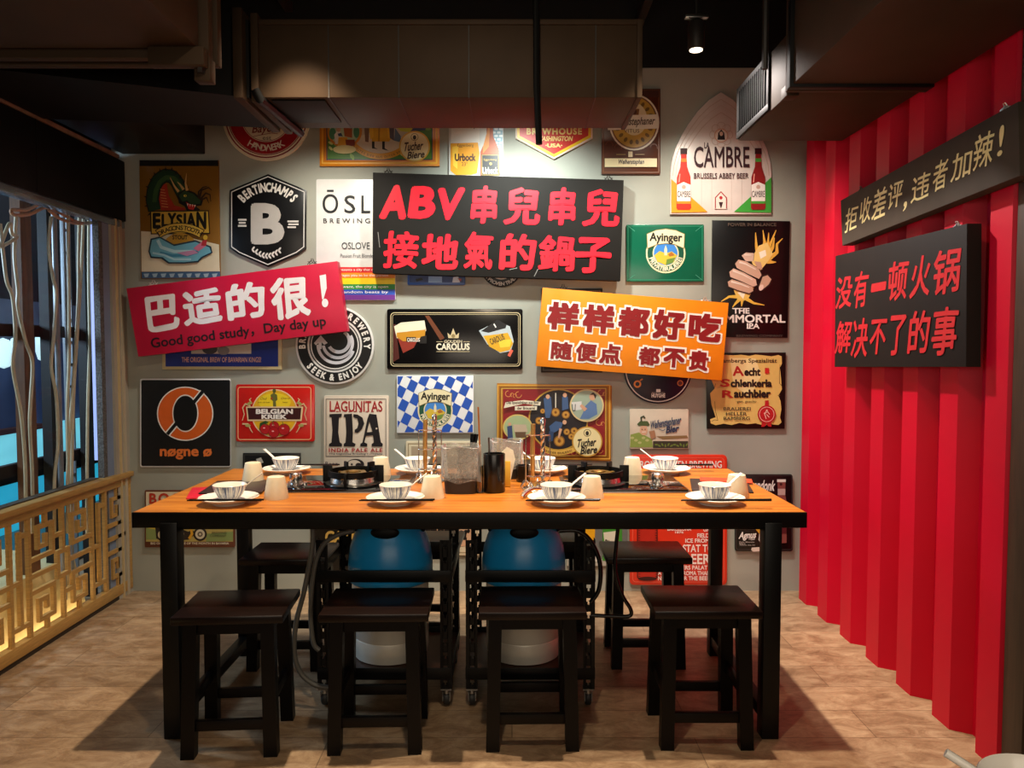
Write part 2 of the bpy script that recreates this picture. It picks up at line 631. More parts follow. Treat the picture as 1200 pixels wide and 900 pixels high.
# light boxes and dark shop front across the arcade
struct('wall_arcade', MB().box(-3.6, 3.5, 0, -3.5, 9, 1.32, mat('#46587c', .6, 0, .25, 2.5)).box(-3.6, 3.5, 1.32, -3.5, 9, 1.62, mat('#5c6678', .7, 0, .3, 5)).box(-3.6, 3.5, 1.62, -3.5, 9, 3.1, mat('#121318', .7))
       .box(-3.5, 8.8, 0, -2, 9, 3.1, mat('#171920', .7)))
CY = emis('#2fb4d6', .75, 1)
CY2 = emis('#7fe0ee', .8, 1)
lb = thing('light_box', 'low glowing cyan light box panel seen through the window', 'sign', (-3.45, 5.0, 0))
MB().box(-.03, -.8, .02, .02, .62, .36, CY).build('panel', lb)
MB().box(-.03, -.8, .42, .02, .62, .70, CY2).build('panel', lb)
MB().box(-.035, -.8, .355, .03, .62, .425, BLACK).build('divider', lb)
MB().box(-.035, -.8, .695, .03, .62, .73, mat('#5a3426', .5)).build('top_frame', lb)
lb2 = thing('light_box', 'glowing cyan light box behind the conduits, right of the brown stud', 'sign', (-3.45, 6.2, 0))
MB().box(-.03, -.4, .02, .02, .5, .34, CY).build('panel', lb2)
MB().box(-.03, -.4, .40, .02, .5, .72, CY2).build('panel', lb2)
MB().box(-.035, -.4, .335, .03, .5, .405, BLACK).build('divider', lb2)
o = MB().box(-3.1, 5.66, .45, -3.07, 5.78, 2.3, emis('#b4c4ff', .9, 1)).build('neon_tube')
tag(o, 'upright bluish white light strip beyond the window near the corner', 'lamp')
WH = emis('#d8fbff', .75)
for lab, u, v, rx, rz in [('tall rounded white glowing shape at the window\'s left edge', 4, 414, .05, .10), ('second rounded white glowing shape from the window\'s left edge', 19, 412, .04, .10), ('white glowing fluffy shape right of the brown timber stud', 50, 404, .045, .12)]:
    c = atX(u, v, -3.3)
    mb = MB()
    mb.lathe([(0, -rz), (rx * .7, -rz * .85), (rx, -rz * .4), (rx, rz * .4), (rx * .7, rz * .85), (0, rz)], WH, c, 20)
    mb.lathe([(0, -rz * .6), (rx * .5, -rz * .5), (rx * .6, 0), (0, rz * .2)], WH, (c[0], c[1] + rx * 1.5, c[2]), 16)
    o = mb.build('window_display')
    tag(o, lab, 'display', 'glowing shapes beyond the window')

# ------------------------------------------------------------------ air ducts
def duct_seam(mb, x0, y0, z0, x1, y1, z1, m, axis, at, t=.006, w=.03):
    for a in at:
        if axis == 'x':
            mb.box(a - w / 2, y0 - t, z0 - t, a + w / 2, y1 + t, z1 + t, m, .002)
        else:
            mb.box(x0 - t, a - w / 2, z0 - t, x1 + t, a + w / 2, z1 + t, m, .002)


d = thing('air_duct', 'long brown-grey air duct crossing above the sign wall', 'duct', (-.23, 2.9, 2.21))
ox, oy, oz = d.location
MB().box(-.955 - ox, 0, 0, .477 - ox, .40, .272, DUCT, .004).build('duct_body', d)
for x in (-.68, -.42, -.16, .10, .31):
    MB().box(x - ox - .002, -.002, -.002, x - ox + .002, .402, .274, mat('#1c1814', .6)).build('seam', d)
mb = MB()
mb.box(-.965 - ox, -.006, .264, .487 - ox, .01, .284, DUCT, .003)
mb.build('top_lip', d)
MB().box(.462 - ox, -.012, -.004, .482 - ox, .41, .28, DUCT, .003).build('flange', d)
MB().box(-.962 - ox, -.022, -.02, -.935 - ox, .42, .30, DUCT, .003).build('flange', d)
MB().box(-.90 - ox, .02, -.006, -.70 - ox, .30, .001, DUCTD, .002).build('access_plate', d)
mb = MB()
mb.tube([(-.945 - ox, -.03, .02), (-.93 - ox, -.02, -.012), (-.90 - ox, .42, -.015)], .017, BLACK, 8)
mb.build('strap', d)
# branch running on to the left
d = thing('air_duct', 'dark branch duct running left from the long duct into the shadows', 'duct', (-1.45, 2.6, 2.2))
ox, oy, oz = d.location
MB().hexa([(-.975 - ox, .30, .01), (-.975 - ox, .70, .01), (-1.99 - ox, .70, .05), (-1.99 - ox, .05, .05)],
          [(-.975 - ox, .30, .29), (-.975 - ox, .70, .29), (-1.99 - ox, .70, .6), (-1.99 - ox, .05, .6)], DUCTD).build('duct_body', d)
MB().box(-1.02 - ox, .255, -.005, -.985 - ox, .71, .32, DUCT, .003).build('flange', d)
# big duct overhead on the left
d = thing('air_duct', 'large dark overhead duct at the upper left with lit brown flange', 'duct', (-1.5, 1.6, 2.19))
ox, oy, oz = d.location
MB().box(-1.9 - ox, -.9, 0, -.952 - ox, .78, .62, DUCT, .004).build('duct_body', d)
MB().box(-1.985 - ox, .80, -.02, -.93 - ox, .835, .66, DUCT, .003).build('flange', d)
MB().box(-1.985 - ox, .86, -.02, -.925 - ox, .895, .66, DUCT, .003).build('flange', d)
MB().box(-1.1 - ox, .76, -.055, -.93 - ox, .80, .0, DUCT, .003).box(-.975 - ox, .795, -.09, -.925 - ox, .84, -.02, DUCT, .003).build('bracket', d)
MB().lathe([(.012, 0), (.012, .02), (0, .02)], STEEL, (-.95 - ox, .79, -.07), 6).build('bolt', d)
MB().box(-1.56 - ox, .895, .03, -.965 - ox, 1.0, .60, DUCT, .004).build('duct_elbow', d)
# right hand duct with a grille on its side
d = thing('air_duct', 'dark duct running along the red wall with a side grille at its end', 'duct', (1.2, 2.4, 2.197))
ox, oy, oz = d.location
MB().box(1.0 - ox, 2.76 - oy, 0, CX - .004 - ox, 3.45 - oy, .225, DUCT, .004).build('duct_body', d)
MB().box(.972 - ox, 1.0 - oy, -.005, CX - .006 - ox, 2.70 - oy, .46, DUCT, .004).build('duct_body', d)
MB().box(.96 - ox, 2.70 - oy, -.015, CX - .006 - ox, 2.73 - oy, .48, BLACK, .003).build('flange', d)
MB().box(.965 - ox, 2.735 - oy, -.015, CX - .006 - ox, 2.76 - oy, .44, DUCT, .003).build('flange', d)
MB().box(.985 - ox, 2.80 - oy, -.012, 1.03 - ox, 2.86 - oy, .03, DUCT, .003).build('bracket', d)
mb = MB()
gy0, gy1 = 3.02 - oy, 3.44 - oy
mb.box(.99 - ox, gy0, .005, 1.0 - ox, gy1, .03, DUCT, .002).box(.99 - ox, gy0, .2, 1.0 - ox, gy1, .222, DUCT, .002)
mb.box(.99 - ox, gy0, .03, 1.0 - ox, gy0 + .025, .2, DUCT, .002).box(.99 - ox, gy1 - .025, .03, 1.0 - ox, gy1, .2, DUCT, .002)
mb.mats = [DUCTD]
g = mb.build('grille', d)
mb = MB()
mb.box(.997 - ox, gy0 + .02, .03, .9995 - ox, gy1 - .02, .2, BLACK)
for k in range(14):
    yy = gy0 + .04 + k * .026
    mb.box(.988 - ox, yy, .03, .999 - ox, yy + .006, .2, BLACK)
mb.build('louvre', g)
# ceiling rails, cross bars
RAIL = mat('#2c2927', .5, .2, .1)
for lab, a in [('grey double ceiling rail above the middle of the long duct', (-.12, 1.9, 2.95, .0, 3.22, 3.02)), ('dark ceiling rail right of the long duct', (.62, 2.2, 2.9, .66, 3.98, 2.95)), ('dark ceiling rail above the left end of the long duct', (-1.15, 2.2, 2.98, -1.11, 3.98, 3.03)),
               ('long thin crosswise ceiling rail near the sign wall', (-1.5, 3.5, 2.93, 1.5, 3.53, 2.96))]:
    o = MB().box(*a, RAIL, .004).box(a[0], a[1] + .2, a[5], a[0] + .02, a[1] + .22, 3.1, RAIL).build('ceiling_rail')
    tag(o, lab, 'rail', 'rails under the black ceiling')
o = MB().tube([(.085, 2.86, 3.1), (.09, 2.865, 2.25), (.10, 2.87, 2.03)], .012, BLACK, 8).build('hanging_rod')
tag(o, 'thin black rod hanging in front of the long duct', 'rod')
o = MB().tube([(.925, 2.86, 3.1), (.925, 2.86, 2.30)], .012, RAIL, 8).build('threaded_rod')
tag(o, 'thin rod hanging beside the duct by the red wall', 'rod')
t = thing('track_spotlight', 'small grey spotlight hanging from the dark ceiling right of the long duct', 'lamp', (.79, 3.36, 2.56))
M = Matrix.Rotation(math.radians(12), 4, 'X')
MB().lathe([(.03, 0), (.036, .01), (.036, .11), (.03, .12), (0, .12)], RAIL, (0, 0, 0), 20).build('lamp_head', t)
MB().box(-.05, -.015, .13, .05, .015, .145, STEEL, .003).build('yoke', t)
MB().tube([(0, 0, .12), (0, 0, .54)], .008, RAIL, 8).build('stem', t)
MB().lathe([(0, 0), (.028, 0), (.028, .003), (0, .003)], emis('#fff0d0', 3), (0, 0, -.004), 16).build('lens', t)

# ------------------------------------------------------------------ table
TW = bpy.data.materials.new('table_wood')
TW.use_nodes = True
nt = TW.node_tree
p = nt.nodes['Principled BSDF']
p.inputs['Roughness'].default_value = .34
tc = nt.nodes.new('ShaderNodeTexCoord')
mp = nt.nodes.new('ShaderNodeMapping')
mp.inputs['Scale'].default_value = (1.2, 16, 1)
nz = nt.nodes.new('ShaderNodeTexNoise')
nz.inputs['Scale'].default_value = 3
nz.inputs['Detail'].default_value = 8
nz.inputs['Distortion'].default_value = .8
rp = nt.nodes.new('ShaderNodeValToRGB')
rp.color_ramp.elements[0].position = .3
rp.color_ramp.elements[0].color = lin('#9a5416') + (1,)
rp.color_ramp.elements[1].position = .72
rp.color_ramp.elements[1].color = lin('#c9802e') + (1,)
nt.links.new(tc.outputs['Object'], mp.inputs[0])
nt.links.new(mp.outputs[0], nz.inputs['Vector'])
nt.links.new(nz.outputs['Fac'], rp.inputs[0])
nt.links.new(rp.outputs[0], p.inputs['Base Color'])

TX0, TX1, TY0, TY1, TZ = -1.232, .956, 2.465, 3.366, .75
t = thing('dining_table', 'long hot pot table with orange wood top and black steel frame', 'table', (-.138, 2.915, 0))
ox, oy = -.138, 2.915
hx, hy = (TX1 - TX0) / 2, (TY1 - TY0) / 2
MB().box(-hx + .004, -hy + .004, TZ - .03, hx - .004, hy - .004, TZ, TW, .0015).build('tabletop', t)
mb = MB()
mb.box(-hx, -hy, TZ - .052, hx, -hy + .004, TZ - .002, BLACK, .001).box(-hx, hy - .004, TZ - .052, hx, hy, TZ - .002, BLACK, .001)
mb.box(-hx, -hy, TZ - .052, -hx + .004, hy, TZ - .002, BLACK, .001).box(hx - .004, -hy, TZ - .052, hx, hy, TZ - .002, BLACK, .001)
mb.build('edge_band', t)
mb = MB()
lx0, lx1, ly0, ly1 = -1.112 - ox, .846 - ox, 2.505 - oy, 3.16 - oy
mb.box(lx0, -hy + .055, TZ - .07, lx1, -hy + .085, TZ - .031, STEELB, .002).box(lx0, ly1 - .02, TZ - .07, lx1, ly1 + .01, TZ - .031, STEELB, .002)
mb.box(lx0 - .025, -hy + .03, TZ - .068, lx0 + .025, ly1, TZ - .031, STEELB, .002).box(lx1 - .025, -hy + .03, TZ - .068, lx1 + .025, ly1, TZ - .031, STEELB, .002)
mb.build('apron', t)
for x in (lx0, lx1):
    for y, w in ((ly0 - .02, .056), (ly1, .05)):
        MB().box(x - w / 2, y - w / 2, 0, x + w / 2, y + w / 2, TZ - .035, STEELB, .003).build('leg', t)
    MB().box(x - .02, ly0, .045, x + .02, ly1, .085, STEELB, .003).build('stretcher', t)

# ------------------------------------------------------------------ stools
st = thing('wooden_stool', 'x', 'stool')
MB().box(-.171, -.135, .424, .171, .135, .45, STOOLW, .004).build('seat', st)
mb = MB()
mb.box(-.13, -.108, .385, .13, -.09, .424, STOOLL).box(-.13, .09, .385, .13, .108, .424, STOOLL).box(-.13, -.108, .385, -.112, .108, .424, STOOLL).box(.112, -.108, .385, .13, .108, .424, STOOLL)
mb.build('apron', st)
for sx in (-1, 1):
    for sy in (-1, 1):
        MB().post((sx * .127, sy * .117, 0), (sx * .118, sy * .1, .424), .042, .038, STOOLL).build('leg', st)
for y, z in ((-.115, .1), (.113, .1)):
    MB().box(-.125, y - .009, z - .016, .125, y + .009, z + .016, STOOLL, .001).build('stretcher', st)
for x in (-.125, .125):
    MB().box(x - .009, -.11, .155, x + .009, .11, .187, STOOLL, .001).build('stretcher', st)
G = 'stools around the table'
stools = [(-.893, 2.475, 4, 'dark wooden stool at the near side, leftmost of the front row'),
          (-.437, 2.495, 1.5, 'dark wooden stool in front of the left gas cylinder cart'),
          (.063, 2.515, 1, 'dark wooden stool in front of the right gas cylinder cart'),
          (.622, 2.523, 0, 'dark wooden stool at the near side, rightmost of the front row'),
          (-.905, 3.12, 180, 'dark wooden stool across the table, leftmost of the back row'),
          (-.39, 3.33, 178, 'dark wooden stool tucked behind the left gas cylinder cart'),
          (.16, 3.33, 181, 'dark wooden stool tucked behind the right gas cylinder cart'),
          (.545, 3.14, 180, 'dark wooden stool in front of the red wall sign, back row')]
for i, (x, y, r, lab) in enumerate(stools):
    if i == 0:
        st.location = (x, y, 0)
        st.rotation_euler.z = math.radians(r)
        st['label'] = lab
        st['group'] = G
    else:
        dup(st, (x, y, 0), math.radians(r), lab, G)

# ------------------------------------------------------------------ slotted angle carts with gas cylinders
def slotted(mb, a, b, w, z0, z1, face, m):
    """one flange of a slotted angle post; face 'x' spans x, 'y' spans y"""
    n = 11
    ph = (z1 - z0) / n

    def bx(p0, p1, za, zb):
        if face == 'x':
            mb.box(a + min(p0, p1), b - .0012, za, a + max(p0, p1), b + .0012, zb, m)
        else:
            mb.box(a - .0012, b + min(p0, p1), za, a + .0012, b + max(p0, p1), zb, m)
    s = 1 if w > 0 else -1
    aw = abs(w)
    bx(0, s * aw * .36, z0, z1)
    bx(s * aw * .74, s * aw, z0, z1)
    for k in range(n + 1):
        zc = z0 + k * ph
        bx(s * aw * .3, s * aw * .8, max(z0, zc - ph * .26), min(z1, zc + ph * .26))
        if k < n:
            q = zc + ph * .26
            bx(s * aw * .3, s * aw * .47, q, q + ph * .22)
            bx(s * aw * .63, s * aw * .8, q, q + ph * .22)


def cart(loc, w, label):
    t = thing('cylinder_cart', label, 'cart', loc, 0, 'carts under the table')
    d = .40
    for sx in (-1, 1):
        for sy in (-1, 1):
            mb = MB()
            slotted(mb, sx * w / 2, sy * d / 2, -sx * .04, .07, .605, 'x', STEELB)
            slotted(mb, sx * w / 2, sy * d / 2, -sy * .04, .07, .605, 'y', STEELB)
            mb.build('post', t)
            c = MB()
            cx, cy = sx * (w / 2 - .02), sy * (d / 2 - .02)
            c.box(cx - .02, cy - .02, .064, cx + .02, cy + .02, .07, STEEL)
            c.lathe([(.016, .05), (.014, .064), (0, .064)], STEEL, (cx, cy, 0), 12)
            c.box(cx - .014, cy - .012, .022, cx - .011, cy + .02, .056, STEEL)
            c.box(cx + .011, cy - .012, .022, cx + .014, cy + .02, .056, STEEL)
            co_ = c.build('caster', t)
            wv = MB()
            wv.lathe([(.012, -.009), (.025, -.011), (.0285, -.006), (.0285, .006), (.025, .011), (.012, .009)], mat('#2a2a2a', .5), (0, 0, 0), 20)
            wv.lathe([(0, -.0095), (.012, -.0095), (.012, .0095), (0, .0095)], mat('#8f8c86', .4), (0, 0, 0), 16)
            M = Matrix.Translation((cx, cy + .012, .0287)) @ Matrix.Rotation(math.pi / 2, 4, 'Y')
            wv.v = [tuple(M @ Vector(q)) for q in wv.v]
            wv.build('wheel', co_)
    for y in (-d / 2, d / 2):
        for z in (.455, .105):
            MB().box(-w / 2 + .002, y - .003 * (1 if y < 0 else -1) - .001, z, w / 2 - .002, y + .003, z + .042, STEELB, .001).build('cross_bar', t)
    for x in (-w / 2, w / 2):
        for z in (.455, .105):
            MB().box(x - .003, -d / 2 + .002, z, x + .003, d / 2 - .002, z + .04, STEELB, .001).build('side_bar', t)
    MB().box(-w / 2 + .004, -d / 2 + .004, .118, w / 2 - .004, d / 2 - .004, .128, mat('#4a2c1c', .5, 0, .3, 8)).build('shelf', t)
    return t


cart((-.452, 2.875, 0), .475, 'black slotted-angle cart on casters, holding the left gas cylinder')
cart((.065, 2.875, 0), .455, 'black slotted-angle cart on casters, holding the right gas cylinder')
BLUE = mat('#1c98dc', .32, 0, .12, 5)
TWH = mat('#e0dacb', .35, .1, .08, 6)


def cylinder(loc, label):
    t = thing('gas_cylinder', label, 'gas cylinder', loc, 0, 'gas cylinders under the table')
    MB().lathe([(.118, 0), (.135, .004), (.140, .03), (.141, .075), (.1385, .079), (.1415, .083), (.142, .30), (0, .30)], TWH, (0, 0, 0), 48).build('body', t)
    b = MB()
    b.lathe([(.150, .285), (.158, .292), (.159, .31), (.1555, .315), (.158, .32), (.157, .36), (.150, .41), (.137, .45), (.122, .485), (.117, .52), (.112, .535), (.095, .54), (.09, .50), (.085, .46), (0, .45)], BLUE, (0, 0, 0), 48)
    sh = b.build('blue_shell', t)
    for k in range(4):
        a = -math.pi / 2 + k * math.pi / 2
        M = Matrix.Translation((.126 * math.cos(a), .126 * math.sin(a), .488)) @ Matrix.Rotation(a, 4, 'Z') @ Matrix.Scale(.012, 4, (1, 0, 0)) @ Matrix.Scale(.052, 4, (0, 1, 0)) @ Matrix.Scale(.024, 4, (0, 0, 1))
        bm = bmesh.new()
        bmesh.ops.create_uvsphere(bm, u_segments=20, v_segments=12, radius=1)
        MB().bm(bm, BLACK, M).build('opening_shade', sh)  # solid black ellipsoid paints the shade inside a handle hole
    MB().lathe([(.03, .45), (.03, .50), (.02, .51), (.02, .53), (0, .53)], STEEL, (0, 0, 0), 16).build('valve', t)
    return t


cylinder((-.458, 2.865, .128), 'blue-topped white gas cylinder in the left cart')
cylinder((.044, 2.865, .128), 'blue-topped white gas cylinder in the right cart')

# hoses
HG = mat('#57554f', .4, 0, .1)
hoses = [([(366, 612), (366, 640), (357, 690), (347, 730), (345, 765), (352, 788), (368, 802), (385, 806)], 2.63, HG, 'grey gas hose hanging outermost at the left cart', .009),
         ([(415, 622), (395, 627), (378, 640), (368, 668), (364, 715), (367, 752), (374, 762)], 2.66, HG, 'grey gas hose bending from the left cylinder over the left cart', .0085),
         ([(655, 622), (676, 622), (692, 634), (703, 660), (702, 690), (692, 706)], 2.64, BLACKG, 'black hose arching out of the right cylinder', .008),
         ([(725, 612), (722, 640), (721, 670), (729, 697), (739, 714), (737, 722), (715, 722), (692, 721)], 2.68, BLACKG, 'black hose hanging from the table and turning back to the right cart', .007)]
for pts, Y, m, lab, r in hoses:
    o = MB().tube([atY(u, v, Y) for u, v in pts], r, m, 12, 6).build('gas_hose')
    tag(o, lab, 'hose', 'gas hoses under the table')

# ------------------------------------------------------------------ things on the table
PORC = mat('#e6e1d6', .18, 0, .02)
# bowl with hand painted blue-grey vertical strokes
BW = bpy.data.materials.new('striped_porcelain')
BW.use_nodes = True
nt = BW.node_tree
p = nt.nodes['Principled BSDF']
p.inputs['Roughness'].default_value = .18
tc = nt.nodes.new('ShaderNodeTexCoord')
sx = nt.nodes.new('ShaderNodeSeparateXYZ')
at = nt.nodes.new('ShaderNodeMath')
at.operation = 'ARCTAN2'
wv = nt.nodes.new('ShaderNodeTexNoise')
wv.noise_dimensions = '2D'
cb = nt.nodes.new('ShaderNodeCombineXYZ')
ms = nt.nodes.new('ShaderNodeMath')
ms.operation = 'MULTIPLY'
ms.inputs[1].default_value = 16
mz = nt.nodes.new('ShaderNodeMath')
mz.operation = 'MULTIPLY'
mz.inputs[1].default_value = 12
rp = nt.nodes.new('ShaderNodeValToRGB')
rp.color_ramp.elements[0].position = .46
rp.color_ramp.elements[0].color = lin('#5b6684') + (1,)
rp.color_ramp.elements[1].position = .54
rp.color_ramp.elements[1].color = lin('#e6e2da') + (1,)
wv.inputs['Scale'].default_value = 1
wv.inputs['Detail'].default_value = 2
L = nt.links.new
L(tc.outputs['Object'], sx.inputs[0])
L(sx.outputs[1], at.inputs[0])
L(sx.outputs[0], at.inputs[1])
L(at.outputs[0], ms.inputs[0])
L(sx.outputs[2], mz.inputs[0])
L(ms.outputs[0], cb.inputs[0])
L(mz.outputs[0], cb.inputs[1])
L(cb.outputs[0], wv.inputs['Vector'])
L(wv.outputs['Fac'], rp.inputs[0])
L(rp.outputs[0], p.inputs['Base Color'])


def plate_mesh():
    return MB().lathe([(0, .004), (.045, .004), (.048, 0), (.052, 0), (.056, .006), (.085, .016), (.0985, .023), (.0995, .025), (.097, .0265), (.083, .02), (.058, .0105), (0, .009)], PORC, (0, 0, 0), 48)


def bowl(loc, label, group=None):
    t = thing('rice_bowl', label, 'bowl', loc, random.uniform(0, 6), group)
    MB().lathe([(.026, 0), (.029, 0), (.030, .005), (.042, .018), (.051, .036), (.0555, .052)], BW, (0, 0, 0), 40, caps=False).build('striped_wall', t)
    MB().lathe([(.0555, .052), (.0558, .0535), (.0545, .0545), (.0525, .052), (.047, .034), (.036, .016), (.02, .009), (0, .008)], PORC, (0, 0, 0), 40, caps=False).build('white_inside', t)
    return t


def spoon(loc, rz, label):
    mb = MB()
    # bowl of the spoon lies in the rice bowl, handle rises over the rim
    path = [(-.030, 0, .012), (-.02, 0, .006), (0, 0, .006), (.018, 0, .014), (.04, 0, .034), (.07, 0, .058), (.098, 0, .078)]
    wid = [.006, .017, .021, .015, .0085, .0075, .0085]
    th = .0022
    vs, fs = [], []
    for (x, y, z), w in zip(path, wid):
        dip = .006 if w > .012 else .0015
        for k, (yy, zz) in enumerate(((-w, dip), (-w * .5, 0), (w * .5, 0), (w, dip))):
            vs.append((x, yy, z + zz))
        for k, (yy, zz) in enumerate(((-w, dip), (-w * .5, 0), (w * .5, 0), (w, dip))):
            vs.append((x, yy, z + zz - th))
    n = len(path)
    for i in range(n - 1):
        a, b = i * 8, i * 8 + 8
        for k in range(3):
            fs.append((a + k, b + k, b + k + 1, a + k + 1))
            fs.append((a + 4 + k + 1, b + 4 + k + 1, b + 4 + k, a + 4 + k))
        fs.append((a, a + 4, b + 4, b))
        fs.append((a + 3, b + 3, b + 7, a + 7))
    for a in (0, (n - 1) * 8):
        fs.append((a, a + 1, a + 2, a + 3, a + 7, a + 6, a + 5, a + 4))
    mb.add(vs, fs, PORC)
    o = mb.build('soup_spoon', None, loc)
    o.rotation_euler.z = rz
    return tag(o, label, 'spoon', 'white spoons in the bowls')


CUPM = mat('#e8dcbe', .32, 0, .03, 60)


def cup(loc, label):
    mb = MB()
    mb.lathe([(.0425, 0), (.0428, .004), (.031, .072), (.029, .078), (.026, .079), (0, .079)], CUPM, (0, 0, 0), 36)
    mb.v = [((x * (1 + .006 * ((i + j) % 2)), y * (1 + .006 * ((i + j) % 2)), z)) for i, (x, y, z) in enumerate(mb.v) for j in [int(z * 400)]]
    o = mb.build('drinking_cup', None, loc)
    return tag(o, label, 'cup', 'upturned cups on the table')


def chopsticks(x, y, z, rz, where, ln=.235):
    for k in (0, 1):
        mb = MB()
        mb.tube([(-ln / 2, 0, 0), (ln / 2, 0, 0)], [.0024, .0034], BLACKG, 8)
        o = mb.build('chopstick', None, (x + .004 * k, y + .011 * k, z + .0 * k))
        o.rotation_euler.z = rz + .015 * k
        tag(o, 'black chopstick lying across the ' + where, 'chopstick', 'chopsticks across the ' + where)


settings = [(-.966, 2.60, .035, 'front left corner plate', 1), (-.398, 2.60, .035, 'front plate beside the lidless black bin', 1), (.152, 2.60, .035, 'front plate before the right burner', 1), (.693, 2.60, .05, 'front right corner plate', 1),
            (-.955, 3.235, .05, 'back left plate behind the upturned cups', 0), (-.397, 3.235, .05, 'back plate behind the left ladle stand', 0), (.135, 3.235, .05, 'back plate behind the right ladle stand', 0), (.655, 3.235, .0, 'back right plate before the red sign', 0)]
pl0 = None
for i, (x, y, sx_, w, front) in enumerate(settings):
    if pl0 is None:
        pl0 = plate_mesh().build('saucer_plate', None, (x, y, TZ))
        o = pl0
    else:
        o = pl0.copy()
        COL.objects.link(o)
        o.location = (x, y, TZ)
    tag(o, 'white porcelain ' + w + ' under a striped bowl', 'plate', 'plates on the table')
    bowl((x + (.0 if front else -.005), y + .008, TZ + .0112), 'small striped white bowl on the ' + w, 'striped bowls')
    if front:
        spoon((x + .008, y + .012, TZ + .0205), random.uniform(.15, .4), 'white soup spoon in the bowl on the ' + w)
        chopsticks(x + .015, y - .083, TZ + .0275, 0.01, w, .245 if i < 3 else .30)
    else:
        spoon((x - .012, y + .006, TZ + .0205), math.pi - .3, 'white soup spoon in the bowl on the ' + w)
        chopsticks(x + .09, y + .05, TZ + .0285, -.03, w)
for x, y, lab in [(-.832, 2.69, 'upturned cream cup at the front left corner place'), (-.283, 2.70, 'upturned cream cup left of the front of the bag-lined bin'), (.283, 2.70, 'upturned cream cup in front of the right burner'), (.805, 2.73, 'upturned cream cup at the front right corner place'),
                  (-1.025, 3.02, 'upturned cream cup left of the glossy knob, behind the front left one'), (-.545, 3.17, 'upturned cream cup behind the left burner'), (.498, 3.165, 'upturned cream cup behind the right burner')]:
    cup((x, y, TZ), lab)

# built-in burners
GLB = mat('#050506', .06, 0, .05, 4, 0, .6)


def stove(x0, x1, kx, bx, which):
    y0, y1 = 2.80, 3.12
    t = thing('gas_burner', which + ' black glass gas burner set into the table', 'stove', ((x0 + x1) / 2, 2.96, TZ))
    ox = (x0 + x1) / 2
    MB().box(x0 - ox - .012, y0 - 2.972, 0, x1 - ox + .012, y1 - 2.948, .004, STEEL, .001).build('steel_rim', t)
    MB().box(x0 - ox, y0 - 2.96, .004, x1 - ox, y1 - 2.96, .011, GLB, .0015).build('glass_plate', t)
    b = bx - ox
    MB().lathe([(.105, .011), (.105, .014), (.085, .018), (.05, .016), (0, .016)], STEEL, (b, 0, 0), 36).build('drip_tray', t)
    c = MB()
    c.lathe([(.05, .016), (.054, .044), (.048, .052), (.03, .052), (.028, .03), (0, .03)], mat('#b99a55', .3, .9), (b, 0, 0), 24)
    c.lathe([(.02, .03), (.02, .054), (.012, .058), (0, .058)], mat('#b99a55', .3, .9), (b, 0, 0), 18)
    for k in range(10):
        a = k * math.pi / 5
        c.lathe([(.009, .034), (.009, .046), (0, .048)], mat('#b99a55', .3, .9), (b + .075 * math.cos(a), .075 * math.sin(a), 0), 10)
    mb = MB()
    N = 44
    R0, R1, z0, z1 = .089, .096, .038, .060
    c.lathe([(.062, .012), (.092, .012), (.086, .034), (.070, .036), (.062, .02)], CHROME, (b, 0, 0), 40, caps=False)
    c.build('burner_head', t)
    mb.lathe([(R0, z0), (R1, z0), (R1, z1), (R0, z1), (R0, z0)], BLACK, (b, 0, 0), N)
    ps = mb.build('pot_ring', t)
    for k in range(5):
        a = math.radians(-2 + [0, 60, 120, 182, 268][k])
        M = Matrix.Translation((b, 0, 0)) @ Matrix.Rotation(a, 4, 'Z')
        MB().box(.082, -.005, .012, .118, .005, .078 if k in (0, 1, 2, 3) else .06, BLACK, .002, M).build('pot_support', ps)
    k = MB()
    kx -= ox
    k.lathe([(.034, .011), (.034, .014), (.018, .02), (0, .02)], CHROME, (kx, -.05, 0), 24)
    k.lathe([(.02, .02), (.022, .03), (.024, .034), (.023, .052), (.018, .056), (0, .056)], CHROME, (kx, -.05, 0), 24, .04, 1)
    for q in range(5):
        a = q * 2 * math.pi / 5
        k.lathe([(.009, .011), (.009, .018), (0, .02)], CHROME, (kx + .034 * math.cos(a), -.05 + .034 * math.sin(a), 0), 10)
    k.build('knob', t)
    return t


stove(-.85, -.40, -.825, -.615, 'left')
stove(.205, .648, .555, .335, 'right')

# menus and packets
REDM = mat('#c31f35', .35)
DKM = mat('#2b211f', .4, 0, .2, 30)


def sheet(name, loc, rz, w, d, h, m, label, cat):
    o = MB().box(-w / 2, -d / 2, 0, w / 2, d / 2, h, m, .0008).build(name, None, loc)
    o.rotation_euler.z = rz
    return tag(o, label, cat)


sheet('menu_folder', (-1.10, 2.80, TZ), .30, .16, .22, .004, REDM, 'red menu folder under the black one at the left end of the table', 'menu')
sheet('menu_folder', (-1.035, 2.885, TZ + .004), .12, .22, .26, .005, DKM, 'dark brown menu folder at the left end of the table', 'menu')
sheet('menu_folder', (.80, 2.93, TZ), -.2, .22, .26, .005, DKM, 'dark menu folder at the right end of the table', 'menu')
sheet('menu_card', (.85, 3.03, TZ + .005), -.25, .20, .09, .003, mat('#d8452a', .35), 'orange-red card on the right hand menu folder', 'card')
o = MB().box(-.055, -.03, 0, .055, .03, .009, mat('#e7c9b8', .3, 0, .15, 40, .3), .004).box(-.05, -.012, .008, .03, .012, .0105, mat('#b8403a', .4), .001).build('wet_wipe', None, (.775, 2.90, TZ + .005))
o.rotation_euler.z = -.3
tag(o, 'pale pink wipe packet lying on the right hand menu folder', 'wipe packet')

# ladle stands
GOLD = mat('#e0b068', .32, .85, .1)


